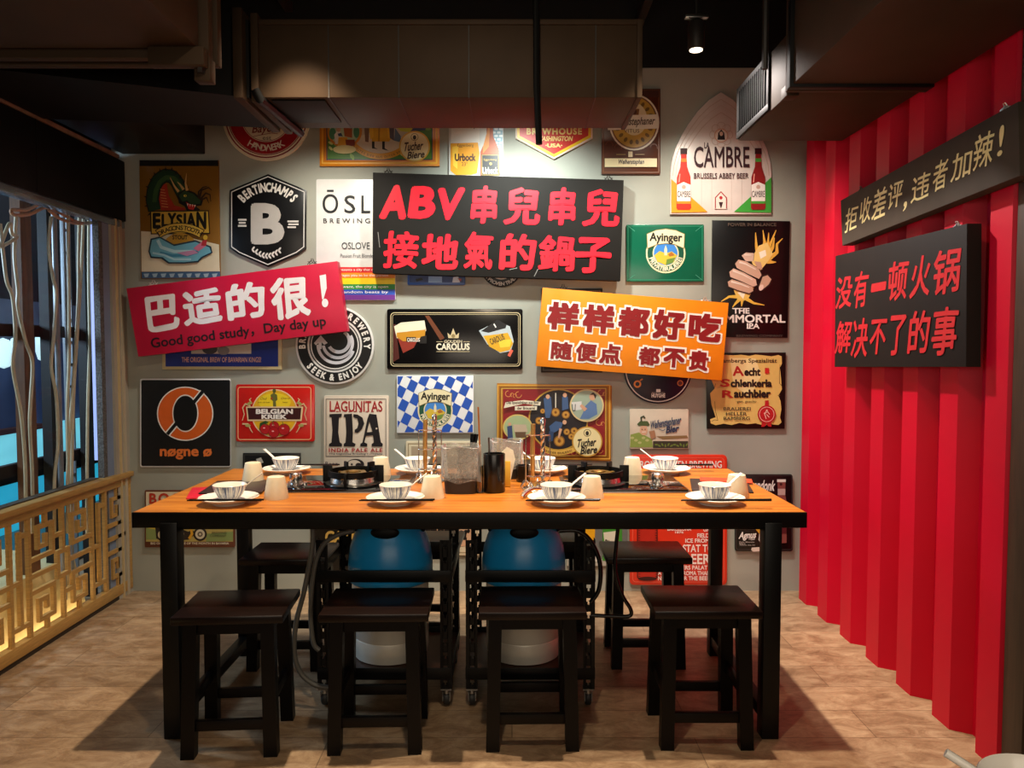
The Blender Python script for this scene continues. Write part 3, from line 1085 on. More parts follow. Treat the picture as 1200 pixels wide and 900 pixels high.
def ladle_stand(x, y, label, side):
    t = thing('ladle_stand', label, 'stand', (x, y, TZ), 0, 'ladle stands')
    MB().lathe([(.058, 0), (.06, .004), (.056, .008), (.02, .012), (0, .012)], CHROME, (0, 0, 0), 32).build('base', t)
    mb = MB()
    for sx in (-.045, .045):
        mb.tube([(sx, 0, .01), (sx, 0, .205)], .0022, CHROME, 8)
    for z in (.205, .13, .05):
        mb.tube([(-.045 + .009 * k, .012 * math.sin(k * math.pi / 5), z) for k in range(11)], .002, CHROME, 8)
        mb.tube([(-.045 + .009 * k, -.012 * math.sin(k * math.pi / 5), z) for k in range(11)], .002, CHROME, 8)
    mb.build('wire_frame', t)
    mb = MB()
    for k in range(5):
        a = k * 2 * math.pi / 5 + .3
        mb.tube([(.03 * math.cos(a), .03 * math.sin(a), .012), (.045 * math.cos(a), .045 * math.sin(a), .032), (.06 * math.cos(a), .06 * math.sin(a), .02), (.066 * math.cos(a), .066 * math.sin(a), .003)], .004, CHROME, 8, 4)
    mb.build('wire_foot', t)
    for nme, sx, m in (('soup_ladle', -.018, GOLD), ('skimmer_ladle', .018, CHROME)):
        l = thing(nme, ('gold-toned ladle' if m is GOLD else 'silver twisted-handled skimmer') + ' standing upright in the ' + side + ' ladle stand', 'ladle', (x + sx, y, TZ + .012))
        mb = MB()
        if m is GOLD:
            mb.tube([(0, 0, .01), (-.002, 0, .12), (0, 0, .235)], [.007, .007, .009], m, 10, 3)
        else:
            for ph in (0, math.pi):
                mb.tube([(.004 * math.cos(q * .9 + ph), .004 * math.sin(q * .9 + ph), .01 + q * .0088) for q in range(27)], .006, m, 8)
            mb.lathe([(.009, .23), (.011, .25), (.006, .258), (0, .26)], m, (0, 0, 0), 12)
        mb.build('handle', l)
        MB().lathe([(0, 0), (.012, .002), (.017, .010), (.018, .018), (.016, .018), (.011, .006), (0, .004)], m, (0, -.002, 0), 24).build('scoop', l)


ladle_stand(-.325, 3.03, 'chrome wire ladle stand behind the bag-lined bin, left of centre', 'left')
ladle_stand(.097, 2.86, 'chrome wire ladle stand right of the black chopstick holder', 'right')

BAGM = glass_thin('clear_bag', (.84, .84, .82), .2, .3, .2)


def bin_(x, y, w, d, h, label):
    t = thing('table_bin', label, 'bin', (x, y, TZ), random.uniform(-.05, .05), 'bag-lined bins')

    def q(s, z):
        return [(-w * s / 2, -d * s / 2, z), (w * s / 2, -d * s / 2, z), (w * s / 2, d * s / 2, z), (-w * s / 2, d * s / 2, z)]

    def rr(s, z, e=0.0, n=40, ph=0.0):
        out = []
        for i in range(n):
            a = 2 * math.pi * i / n
            c, s_ = math.cos(a), math.sin(a)
            k = (abs(c) ** 5 + abs(s_) ** 5) ** (-1 / 5)
            jit = 1 + e * math.sin(a * 9 + ph) + e * .6 * math.sin(a * 17 + 2 * ph)
            out.append((w * s / 2 * k * c * jit, d * s / 2 * k * s_ * jit, z + e * .12 * math.sin(a * 5 + ph * 1.3)))
        return out
    mb = MB()
    n = 40
    rows = [rr(.86, 0), rr(.88, .01), rr(.93, h * .34), rr(.90, h * .34), rr(.84, .012)]
    vs = [v for r in rows for v in r]
    fs = [(j * n + i, j * n + (i + 1) % n, (j + 1) * n + (i + 1) % n, (j + 1) * n + i) for j in range(4) for i in range(n)]
    fs += [tuple(reversed(range(n))), tuple(4 * n + i for i in range(n))]
    mb.add(vs, fs, mat('#17171a', .4))
    mb.build('bin_body', t)
    mb = MB()
    rows = [rr(.86, h * .2, .02, n, .3), rr(.96, h * .93, .02, n, 1), rr(1.0, h, .03, n, 2), rr(1.05, h * .99, .03, n, 2.5), rr(1.04, h * .8, .025, n, 3), rr(1.06, h * .5, .035, n, 4), rr(1.08, h * .26, .05, n, 5)]
    vs = [v for r in rows for v in r]
    fs = [(j * n + i, j * n + (i + 1) % n, (j + 1) * n + (i + 1) % n, (j + 1) * n + i) for j in range(len(rows) - 1) for i in range(n)]
    mb.add(vs, fs, BAGM)
    mb.build('bin_bag', t)


bin_(-.187, 2.82, .135, .12, .172, 'small black table bin lined with a clear bag, the nearer one')
bin_(-.022, 3.13, .125, .11, .155, 'small black table bin lined with a clear bag, farther back')
# chopstick holders
t = thing('chopstick_holder', 'tall black eight-sided holder at the middle of the table', 'holder', (-.066, 2.815, TZ))
MB().lathe([(.039, 0), (.0405, .003), (.0405, .140), (.0395, .143), (.036, .143), (.035, .01), (0, .01)], BLACKG, (0, 0, 0), 12).build('holder_body', t)
o = MB().tube([(-.082, 2.825, TZ + .012), (-.086, 2.83, TZ + .20)], .0035, STEEL, 8).build('metal_skewer')
tag(o, 'thin steel rod standing in the tall black holder', 'rod')
t = thing('chopstick_holder', 'squat black holder behind the nearer bin', 'holder', (-.185, 3.19, TZ))
MB().lathe([(.042, 0), (.044, .003), (.044, .105), (.052, .108), (.052, .114), (.039, .114), (.038, .01), (0, .01)], BLACK, (0, 0, 0), 20).build('holder_body', t)
for k, (dx, dy) in enumerate([(.018, 0), (.024, .006), (.030, -.004), (.012, .008)]):
    o = MB().tube([(-.185 + dx * .5, 3.19 + dy, TZ + .012), (-.185 + dx * 1.35, 3.19 + dy, TZ + .172)], [.004, .0055], BLACK, 6).build('chopstick')
    tag(o, 'black chopstick standing in the squat black holder', 'chopstick', 'chopsticks in the squat holder')
t = thing('stick_tube', 'slim clear tube holding a tall wooden stick at the table centre', 'holder', (-.119, 2.80, TZ))
MB().lathe([(0, 0), (.013, 0), (.013, .10), (.0115, .10), (.0115, .003), (0, .003)], glass_thin('clear_tube', (.9, .9, .9), .25, .05), (0, 0, 0), 16).build('tube', t)
o = MB().tube([(-.119, 2.80, TZ + .004), (-.118, 2.802, TZ + .15), (-.124, 2.806, TZ + .315)], [.0065, .0055, .003], mat('#a4601f', .4, 0, .2), 8, 3).build('wooden_stick')
tag(o, 'tall brown wooden stick standing upright at the middle of the table', 'stick')
t = thing('napkin_holder', 'yellow napkin holder behind the tall black holder', 'holder', (-.008, 2.93, TZ))
YEL = mat('#d9a832', .4)
MB().box(-.06, -.022, 0, .002, -.018, .10, YEL, .001).box(-.06, .018, 0, .002, .022, .10, YEL, .001).box(-.06, -.022, 0, .002, .022, .004, YEL, .001).build('holder_body', t)
mb = MB()
for k in range(7):
    y = -.014 + k * .0046
    z = .128 + .012 * math.sin(k * 1.9)
    mb.add([(-.055, y, .005), (-.002, y, .005), (.02, y + .002, .105), (.012, y - .004, z), (-.012, y, z + .012), (-.05, y + .003, .112), (-.054, y, .09)], [(0, 1, 2, 3, 4, 5, 6)], mat('#f1e8d4', .8))
    mb.add([(-.055, y + .0015, .005), (-.002, y + .0015, .005), (.02, y + .0035, .105), (.012, y - .0025, z), (-.012, y + .0015, z + .012), (-.05, y + .0045, .112), (-.054, y + .0015, .09)], [(6, 5, 4, 3, 2, 1, 0)], mat('#f1e8d4', .8))
o = mb.build('napkin_stack', None, (-.008, 2.93, TZ))
tag(o, 'white paper napkins standing in the yellow holder', 'napkins')
o['kind'] = 'stuff'
t = thing('sauce_cup', 'small black square cup below the farther bin', 'cup', (.045, 3.03, TZ))
MB().lathe([(.026, 0), (.028, .002), (.029, .066), (.026, .067), (.025, .005), (0, .005)], BLACKG, (0, 0, 0), 8).build('cup_body', t)
t = thing('serving_tongs', 'chrome tongs lying at the foot of the right ladle stand', 'tongs', (.075, 2.74, TZ))
for s in (-1, 1):
    MB().tube([(.05, .06, .012), (.0, .02 + s * .008, .022), (-.03, -.02 + s * .018, .014), (-.04, -.05 + s * .016, .006)], [.004, .0045, .004, .006], CHROME, 8, 5).build('tong_arm', t)

# near table corner with a bowl, low at the right
t = thing('dining_table', 'near dining table mostly outside the lower right of the view', 'table', (.95, .55, 0))
MB().box(-.40, -.45, .715, .5, .345, .75, TW, .002).build('tabletop', t)
MB().box(-.405, -.455, .70, .505, .35, .745, BLACK, .002).build('edge_band', t)
for x in (-.32, .42):
    for y in (-.38, .27):
        MB().box(x - .025, y - .025, 0, x + .025, y + .025, .70, STEELB, .003).build('leg', t)
t = thing('soup_bowl', 'white bowl cut off by the lower right corner', 'bowl', (.578, .815, .75))
MB().lathe([(.028, 0), (.031, 0), (.032, .006), (.048, .020), (.058, .040), (.062, .056), (.0605, .0575), (.056, .04), (.04, .015), (0, .011)], PORC, (0, 0, 0), 48).build('bowl_body', t)
o = MB().tube([(.56, .825, .770), (.53, .84, .798), (.496, .858, .818)], [.005, .0035, .005], WHITE, 10, 4).build('soup_spoon')
tag(o, 'white spoon leaning out of the bowl at the lower right corner', 'spoon')

# ------------------------------------------------------------------ signs: a small drawing kit
_TX = {}
_JOBS = []


def tkey(s, sp=1.0):
    _TX.setdefault((s, sp), None)
    return (s, sp)


def make_texts():
    objs = []
    for (s, sp) in _TX:
        cu = bpy.data.curves.new('lettering', 'FONT')
        cu.body = s
        cu.dimensions = '2D'
        cu.fill_mode = 'BOTH'
        cu.resolution_u = 3
        cu.space_character = sp
        o = bpy.data.objects.new('lettering', cu)
        COL.objects.link(o)
        objs.append(((s, sp), o, cu))
    bpy.context.view_layer.update()
    dg = bpy.context.evaluated_depsgraph_get()
    for k, o, cu in objs:
        ev = o.evaluated_get(dg)
        me = ev.to_mesh()
        _TX[k] = ([(v.co.x, v.co.y) for v in me.vertices], [tuple(p.vertices) for p in me.polygons])
        ev.to_mesh_clear()
    for k, o, cu in objs:
        bpy.data.objects.remove(o)
        bpy.data.curves.remove(cu)


def clip(poly, u0, v0, u1, v1):
    def cut(P, ins, itx):
        out = []
        for i in range(len(P)):
            a, b = P[i - 1], P[i]
            if ins(b):
                if not ins(a):
                    out.append(itx(a, b))
                out.append(b)
            elif ins(a):
                out.append(itx(a, b))
        return out

    def ix(c):
        return lambda a, b: (c, a[1] + (b[1] - a[1]) * (c - a[0]) / (b[0] - a[0]))

    def iy(c):
        return lambda a, b: (a[0] + (b[0] - a[0]) * (c - a[1]) / (b[1] - a[1]), c)
    for ins, it in ((lambda q: q[0] >= u0, ix(u0)), (lambda q: q[0] <= u1, ix(u1)), (lambda q: q[1] >= v0, iy(v0)), (lambda q: q[1] <= v1, iy(v1))):
        poly = cut(poly, ins, it)
        if len(poly) < 3:
            return []
    return poly


def rr(u0, v0, u1, v1, r=3, n=4):
    P = []
    for cx, cy, a0 in ((u1 - r, v0 + r, -90), (u1 - r, v1 - r, 0), (u0 + r, v1 - r, 90), (u0 + r, v0 + r, 180)):
        for k in range(n + 1):
            a = math.radians(a0 + 90 * k / n)
            P.append((cx + r * math.cos(a), cy + r * math.sin(a)))
    return P


def ell(cx, cy, rx, ry=None, n=36, a0=0, a1=360, rot=0):
    ry = rx if ry is None else ry
    m = n if a1 - a0 >= 360 else n + 1
    c, s = math.cos(math.radians(rot)), math.sin(math.radians(rot))
    P = []
    for k in range(m):
        a = math.radians(a0 + (a1 - a0) * k / n)
        x, y = rx * math.cos(a), ry * math.sin(a)
        P.append((cx + x * c - y * s, cy + x * s + y * c))
    return P


class Sign:
    def __init__(s, name, label, outline, depth, thick, col, plane='wall', cat='sign', group=None, rough=.34, crop=None, bev=.0016, spec=.5):
        s.plane, s.depth, s.crop = plane, depth, None
        us = [q[0] for q in outline]
        vs = [q[1] for q in outline]
        b = s.pt((min(us) + max(us)) / 2, max(vs))
        s.o = thing(name, label, cat, b, 0, group)
        s.b = b
        s.nrm = Vector((0, -1, 0)) if plane == 'wall' else Vector((-1, 0, 0))
        s.lay = 0
        s.parts = []
        s.cur = None
        bm = bmesh.new()
        f = bm.faces.new([bm.verts.new(s.pt(u, v) - b) for u, v in outline])
        ext = bmesh.ops.extrude_face_region(bm, geom=[f])
        bmesh.ops.translate(bm, vec=-s.nrm * thick, verts=[g for g in ext['geom'] if isinstance(g, bmesh.types.BMVert)])
        bmesh.ops.recalc_face_normals(bm, faces=bm.faces)
        if bev:
            fe = [e for e in bm.edges if all(abs((v.co).dot(s.nrm)) < 1e-5 for v in e.verts)]
            bmesh.ops.bevel(bm, geom=fe, offset=bev, segments=2, affect='EDGES', profile=.5)
        MB().bm(bm, mat(col, rough, 0, .05, 14, 0, 0, None, spec)).build('panel', s.o)
        s.crop = crop
        _JOBS.append(s)

    def pt(s, u, v):
        if getattr(s, 'crop', None):
            u, v = s.crop[0] + u / s.crop[2], s.crop[1] + v / s.crop[2]
        return atY(u, v, s.depth) if s.plane == 'wall' else atX(u, v, s.depth)

    def at(s, x0=None, y0=None, sc=1):
        s.crop = (x0, y0, sc) if x0 is not None else None
        return s

    def part(s, name):
        s.parts.append((name, []))
        return s

    def _e(s, e):
        if e[0] != 'c':
            s.lay += 1
        s.parts[-1][1].append((s.lay, s.crop) + e)
        return s

    def poly(s, col, pts):
        return s._e(('p', col, [pts]))

    def polys(s, col, L):
        return s._e(('p', col, L))

    def rect(s, col, u0, v0, u1, v1):
        return s.poly(col, [(u0, v0), (u1, v0), (u1, v1), (u0, v1)])

    def ell(s, col, *a, **k):
        return s.poly(col, ell(*a, **k))

    def ring(s, col, cx, cy, r1, r0, a0=0, a1=360, n=44, ky=1.0):
        L = []
        for k in range(n):
            a, b = math.radians(a0 + (a1 - a0) * k / n), math.radians(a0 + (a1 - a0) * (k + 1) / n)
            L.append([(cx + r0 * math.cos(a), cy + ky * r0 * math.sin(a)), (cx + r1 * math.cos(a), cy + ky * r1 * math.sin(a)), (cx + r1 * math.cos(b), cy + ky * r1 * math.sin(b)), (cx + r0 * math.cos(b), cy + ky * r0 * math.sin(b))])
        return s.polys(col, L)

    def line(s, col, pts, w, closed=False, w2=None):
        L = []
        n = len(pts)
        m = n if closed else n - 1
        for i in range(m):
            a, b = pts[i], pts[(i + 1) % n]
            dx, dy = b[0] - a[0], b[1] - a[1]
            l = math.hypot(dx, dy) or 1
            wa = w if w2 is None else w + (w2 - w) * i / m
            wb = w if w2 is None else w + (w2 - w) * (i + 1) / m
            nx, ny = -dy / l, dx / l
            L.append([(a[0] + nx * wa / 2, a[1] + ny * wa / 2), (b[0] + nx * wb / 2, b[1] + ny * wb / 2), (b[0] - nx * wb / 2, b[1] - ny * wb / 2), (a[0] - nx * wa / 2, a[1] - ny * wa / 2)])
            if wb > .8 / (s.crop[2] if s.crop else 1) and (i < m - 1 or closed):
                L.append(ell(b[0], b[1], wb / 2, n=8))
        return s.polys(col, L)

    def frame(s, col, u0, v0, u1, v1, w):
        return s.polys(col, [[(u0, v0), (u1, v0), (u1, v0 + w), (u0, v0 + w)], [(u0, v1 - w), (u1, v1 - w), (u1, v1), (u0, v1)], [(u0, v0), (u0 + w, v0), (u0 + w, v1), (u0, v1)], [(u1 - w, v0), (u1, v0), (u1, v1), (u1 - w, v1)]])

    def txt(s, col, t, u0, v0, u1, v1, rot=0, bold=0, shear=0, slope=0, rough=0, sp=1.0, sq=0):
        """text stretched to the box; rot in degrees counter clockwise; slope skews vertically"""
        return s._e(('t', col, tkey(t, sp), (u0, v0, u1, v1), rot, bold, shear, slope, rough, sq))

    def arc(s, col, t, cx, cy, R, a0, a1, h, bold=0, bottom=False, wk=1.0):
        """letters along an arc; angles clockwise from the top, R to the baseline"""
        n = len(t)
        ws = [{'I': .45, '1': .5, ' ': .5, '&': 1.1, 'M': 1.25, 'W': 1.3, '!': .4, '·': .5}.get(c, 1) for c in t]
        tot = sum(ws)
        acc = 0
        s.lay += 1
        for c, w in zip(t, ws):
            a = a0 + (a1 - a0) * (acc + w / 2) / tot
            acc += w
            if c != ' ':
                s._e(('c', col, tkey(c), cx, cy, R, math.radians(a), h, bold, bottom, wk))
        return s

    def build(s):
        for name, el in s.parts:
            mb = MB()
            for e in el:
                lay, crop, kind, col = e[:4]
                s.crop = crop
                off = s.nrm * (.0004 + .00019 * lay) - s.b
                m = ink(col)
                if kind == 'p':
                    for kk, P in enumerate(e[4]):
                        if len(P) > 2:
                            mb.add([s.pt(*q) + off + s.nrm * (.00002 * (kk % 8)) for q in P], [tuple(range(len(P)))], m)
                    continue
                V, Fc = _TX[e[4]]
                if not V:
                    continue
                xs = [q[0] for q in V]
                ys = [q[1] for q in V]
                bold = e[7] if kind == 't' else e[10]
                offs = [(0, 0)] if not bold else [(bold * math.cos(k * math.pi / 4), bold * math.sin(k * math.pi / 4)) for k in range(8)] + ([(0, 0)] if bold > .03 else [])
                if kind == 't' and e[11]:
                    offs = [(bold * i / e[11], bold * j / e[11]) for i in range(-e[11], e[11] + 1) for j in range(-e[11], e[11] + 1) if max(abs(i), abs(j)) == e[11] or (i, j) == (0, 0)]
                x0, x1, y0, y1 = min(xs) - bold, max(xs) + bold, min(ys) - bold, max(ys) + bold
                if kind == 't':
                    _, _, _, _, _, box, rot, _, shear, slope, rough, _ = e
                    c, sn = math.cos(math.radians(rot)), math.sin(math.radians(rot))
                    cu, cv = (box[0] + box[2]) / 2, (box[1] + box[3]) / 2
                    wu, hv = box[2] - box[0], box[3] - box[1]

                    def f(x, y):
                        a = ((x - x0) / max(1e-6, x1 - x0) - .5) * wu
                        bb = (.5 - (y - y0) / max(1e-6, y1 - y0)) * hv
                        if rough:
                            a += rough * (math.sin(y * 7 + x * 2) + .5 * math.sin(x * 11 + y * 4))
                            bb += rough * (math.sin(x * 6 + y * 2) + .5 * math.sin(y * 12 + x * 4))
                        a -= bb * shear
                        bb += slope * a
                        return (cu + a * c + bb * sn, cv - a * sn + bb * c)
                else:
                    _, _, _, _, _, cx, cy, R, ang, h, _, bottom, wk = e
                    sc = h / .69
                    xm = (x0 + x1) / 2

                    def f(x, y):
                        X = (x - xm) * sc * wk
                        Yy = y * sc
                        if bottom:
                            r = R - Yy
                            return (cx + r * math.sin(ang) - X * math.cos(ang), cy - r * math.cos(ang) - X * math.sin(ang))
                        r = R + Yy
                        return (cx + r * math.sin(ang) + X * math.cos(ang), cy - r * math.cos(ang) + X * math.sin(ang))
                for kk, (ox, oy) in enumerate(offs):
                    o2 = off + s.nrm * (.00016 * kk / len(offs))
                    mb.add([s.pt(*f(x + ox, y + oy)) + o2 for x, y in V], Fc, m)
            if mb.v:
                mb.build(name, s.o, None, True)
        s.crop = None
TIN = WY - .013        # face of the tin signs
TT = .011
GS = 'tin beer signs on the back wall'


def tin(name, label, outline, col, depth=TIN, rough=.3, thick=TT):
    return Sign(name, label, outline, depth, thick, col, 'wall', 'sign', GS, rough)


def q4(u0, v0, u1, v1):
    return [(u0, v0), (u1, v0), (u1, v1), (u0, v1)]


def shr(b, k):
    """box of the upright letter whose turned outline fills box b"""
    w, h = b[2] - b[0], b[3] - b[1]
    dx, dy = h * k / 2, w * k / 2
    return (b[0] + dx, b[1] + dy, b[2] - dx, b[3] - dy)


def knots(sg, spots, Y=None, X=None):
    for u, v, col in spots:
        b = atY(u, v, Y) if X is None else atX(u, v, X)
        b = b - sg.b
        mb = MB()
        T = Vector((1, 0, 0)) if X is None else Vector((0, 1, 0))
        N = sg.nrm
        P = []
        for k in range(26):
            t = k / 25
            a = t * 5 * 2 * math.pi
            P.append(b + T * ((t - .5) * .045 + .010 * math.sin(a)) + Vector((0, 0, .012 * math.cos(a * .8) + .016 * (1 - abs(2 * t - 1)) - .014)) + N * .005 * math.sin(a * 1.3))
        mb.tube(P, .0017, col, 6)
        mb.build('hanging_wire', sg.o)


WIRE = mat('#4a4540', .4, .8)
WIREW = mat('#d9d4cc', .35, .6)
BANM = {}

# --- the five printed message boards
s = Sign('message_board', 'long black board with two lines of big red brushed characters under the air duct', [(437, 202), (731, 211), (727, 329), (436.5, 320)], WY - .075, .052, '#1f1c19', 'wall', 'sign', 'message boards', .7, spec=.15)
s.part('scratch').line('#8d8a84', [(443, 272), (445, 290)], .7).line('#8d8a84', [(626, 324), (630, 316), (636, 312)], .7).line('#8d8a84', [(597, 316), (606, 314)], .8)
s.part('lettering')
R1 = '#f0182c'
for c, b in [('A', (447, 217, 478, 257)), ('B', (480, 218, 511, 256)), ('V', (511, 220, 543, 258)), ('串', (552, 218, 583, 262)), ('兒', (591, 220, 634, 264)), ('串', (643, 220, 675, 264)), ('兒', (683, 222, 727, 266)),
             ('接', (449, 271, 491, 315)), ('地', (494, 274, 538, 316)), ('氣', (544, 272, 578, 316)), ('的', (586, 274, 628, 317)), ('鍋', (631, 276, 674, 318)), ('子', (673, 278, 717, 320))]:
    s.txt(R1, c, *b, rot=-1.7, bold=.052 if c in 'ABV' else (.030 if c in '氣鍋接' else .038), shear=.12 if c in 'ABV' else .05, rough=.45)
knots(s, [(455, 200, WIRE), (713, 208, WIRE)], WY - .05)

s = Sign('message_board', 'tilted pink-red board with large white characters, hung low on the left', [(148, 338), (395, 306), (407, 388), (162, 418)], WY - .085, .06, '#c8143c', 'wall', 'sign', 'message boards', .35)
s.at(140, 280, 4).part('lettering')
for c, b in [('巴', (120, 258, 285, 435)), ('适', (292, 228, 484, 405)), ('的', (497, 200, 688, 380)), ('很', (702, 172, 898, 378))]:
    s.txt('#f4eef0', c, *shr(b, .05), rot=7.4, bold=.038, rough=2.2, shear=.05)
s.poly('#f4eef0', [(938, 172), (968, 166), (972, 230), (956, 284), (950, 282), (944, 230)]).ell('#f4eef0', 964, 300, 15, 20)
s.part('small_lettering').txt('#23131a', 'Good good study，Day day up', 145, 412, 972, 474, rot=7.4, bold=.02)
s.at()
knots(s, [(180, 331, WIREW), (366, 306, WIRE)], WY - .06)

s = Sign('message_board', 'tilted orange board with dark red characters outlined in white', [(636, 337), (854, 355), (846, 446), (628, 429)], WY - .08, .055, '#f08a12', 'wall', 'sign', 'message boards', .4)
s.at(560, 300, 4)
ch = [('样', (322, 212, 480, 352), .062), ('样', (487, 224, 645, 366), .062), ('都', (652, 236, 808, 382), .055), ('好', (816, 248, 975, 396), .058), ('吃', (982, 264, 1145, 406), .062),
      ('随', (340, 398, 445, 488), .045), ('便', (456, 404, 560, 498), .045), ('点', (566, 408, 674, 508), .05), ('都', (750, 424, 856, 516), .05), ('不', (866, 430, 972, 526), .06), ('贵', (984, 440, 1084, 540), .05)]
ch = [(c, shr(b, .07), w) for c, b, w in ch]
s.part('white_outline')
for c, b, w in ch:
    s.txt('#f6efe2', c, b[0] - 9, b[1] - 9, b[2] + 9, b[3] + 9, rot=-4.8, bold=w * .8 + .04, sq=2)
s.part('lettering')
for c, b, w in ch:
    s.txt('#8a1216', c, *b, rot=-4.8, bold=w * .8, sq=1)
s.at()
knots(s, [(660, 336, WIRE), (826, 351, WIREW)], WY - .055)

GB = 'message boards on the red wall'
s = Sign('message_board', 'narrow slanting dark board with pale yellow brushed characters, upper one on the red wall', [(985, 235), (1193, 119), (1195, 206), (987, 288)], 1.415, .046, '#463d33', 'right', 'sign', GB, .7, spec=.15)
s.part('lettering')
for c, b in [('拒', (991, 243, 1005, 270)), ('收', (1008, 232, 1021, 260)), ('差', (1023, 221, 1039, 255)), ('评', (1041, 214, 1058, 243)), (',', (1059, 236, 1063, 247)), ('违', (1069, 204, 1090, 234)), ('者', (1094, 188, 1111, 222)), ('加', (1116, 178, 1139, 209)), ('辣', (1142, 156, 1165, 196)), ('!', (1171, 147, 1177, 182))]:
    s.txt('#e6d795', c, *b, bold=.008, slope=-.42, shear=.12, rough=.25)
knots(s, [(1009, 222, WIRE), (1178, 126, WIREW)], None, 1.43)
s = Sign('message_board', 'dark board with two lines of red brushed characters, lower one on the red wall', [(979, 300), (1133, 262), (1132, 430), (978, 430)], 1.415, .046, '#221d1a', 'right', 'sign', GB, .7, spec=.15)
s.part('lettering')
for c, b in [('没', (980, 324, 999, 361)), ('有', (1001, 318, 1017, 360)), ('一', (1021, 331, 1039, 341)), ('顿', (1041, 306, 1064, 352)), ('火', (1068, 300, 1091, 348)), ('锅', (1094, 292, 1126, 344))]:
    s.txt('#c4202c', c, *b, bold=.02 if c != '一' else .03, slope=-.2, shear=.1, rough=.25)
for c, b in [('解', (980, 376, 998, 414)), ('决', (999, 373, 1018, 419)), ('不', (1020, 374, 1039, 415)), ('了', (1043, 369, 1061, 416)), ('的', (1066, 364, 1090, 414)), ('事', (1093, 360, 1123, 416))]:
    s.txt('#c4202c', c, *b, bold=.02, slope=-.08, shear=.1, rough=.25)
knots(s, [(1001, 299, WIREW), (1122, 264, WIREW)], None, 1.43)

# --- round red and cream sign
s = tin('round_beer_sign', 'round cream and red sign half hidden under the left duct, lettered HANDWERK', ell(312, 137, 51.5, n=48), '#e4d9bd')
s.part('rings').ring('#8e1a22', 312, 137, 48.3, 46.8).ring('#8e1a22', 312, 137, 45, 44).ring('#a81620', 312, 137, 43.5, 29.5).ring('#8e1a22', 312, 137, 28.6, 28)
s.part('lettering').arc('#f1e9d4', 'HANDWERK', 312, 137, 40, 213, 147, 7.5, .02, True).txt('#8a2326', 'Bayern', 296, 145, 329, 158, rot=4, bold=.012, shear=.3).txt('#5b4636', 'est', 308, 160, 318, 164).line('#8a2326', [(297, 160), (318, 156), (326, 157)], .6)
s.arc('#f1e9d4', 'BRAUEREI', 312, 137, 32, -60, 60, 7.5, .02)

# --- orange framed beer scene
s = tin('framed_beer_sign', 'orange framed sign with hop leaves and a yellow-coated figure below the duct', q4(374.5, 106, 515, 194.5), '#e08a1e')
s.part('frame').frame('#f6b63a', 377, 109, 512.5, 192, 1.6).frame('#c8701a', 380, 112, 509.5, 188.5, 1.2).frame('#2b3a58', 382.5, 114, 507, 187.5, 1.2)
s.part('hop_leaves').rect('#4f7f2c', 384, 115, 506, 186.5)
rnd = random.Random(3)
L1, L2 = [], []
for k in range(90):
    u, v = rnd.uniform(386, 504), rnd.uniform(117, 185)
    (L1 if k % 2 else L2).append(ell(u, v, 3.2, 1.6, 8, rot=rnd.uniform(0, 180)))
s.polys('#7fa84a', L1).polys('#dcd886', L2)
s.part('scene').ell('#c9b9a0', 446, 150, 33, 34).ell('#d9cdb8', 446, 168, 28, 14)
s.poly('#d8a21c', [(437, 118), (454, 118), (460, 160), (456, 166), (436, 166), (434, 150)]).poly('#a87812', [(444, 135), (446, 135), (445, 166), (443, 166)]).poly('#e9b52c', [(431, 140), (436, 130), (438, 160), (434, 164)]).poly('#e9b52c', [(452, 140), (457, 138), (460, 164), (455, 162)])
s.poly('#2c2620', [(436, 166), (439, 166), (439, 173), (443, 175), (436, 174)]).poly('#2c2620', [(448, 166), (451, 166), (451, 174), (456, 177), (448, 175)])
s.poly('#7a5a44', [(427, 148), (433, 150), (432, 167), (428, 166)]).poly('#5a4a54', [(456, 146), (462, 150), (462, 165), (457, 162)]).poly('#5c6b84', [(463, 150), (470, 160), (470, 167), (462, 165)]).poly('#3a4470', [(470, 149), (500, 149), (498, 153), (480, 154)]).poly('#c8cc3a', [(464, 149), (486, 149), (480, 155), (470, 154)])
s.part('ribbon').ring('#e0a02a', 446, 140, 47, 40, 35, 145).arc('#6a4a14', 'EIN GUTES BIER AUS GUTER BRAUEREI', 446, 140, 45.5, 232, 128, 2.6, 0, True)
s.part('round_scene').ell('#d88a2c', 404, 154, 20.5, 19.5).ell('#b9cfae', 404, 154, 17.5, 17).ell('#4f8f66', 390, 157, 4, 7).ell('#4f8f66', 418, 155, 3.5, 7).poly('#e8e2dc', [(392, 158), (397, 152), (401, 158), (400, 169), (393, 169)]).poly('#3c4c66', [(396, 157), (400, 156), (402, 160), (397, 160)]).poly('#e8a82a', [(397, 161), (407, 161), (409, 172), (396, 172)]).ell('#d9a684', 397, 152, 2.6, 3).poly('#a85a2a', [(403, 150), (413, 150), (413, 162), (404, 160)]).poly('#8a3a26', [(405, 164), (416, 164), (416, 171), (406, 172)])
s.ell('#e2d08c', 404, 175.5, 13.5, 5)
s.part('medallion').ell('#e2b24a', 486, 172, 18.2).ell('#efe2b4', 486, 172, 16.4).ring('#8a7440', 486, 161, 4.4, 3.8).ell('#3a3126', 486, 161.5, 2, 2.6)
s.txt('#4a3226', 'Tucher', 473.5, 166.5, 496, 177, rot=5, bold=.03, shear=.28).txt('#4a3226', 'Biere', 478, 177.5, 498, 186, rot=5, bold=.03, shear=.28)

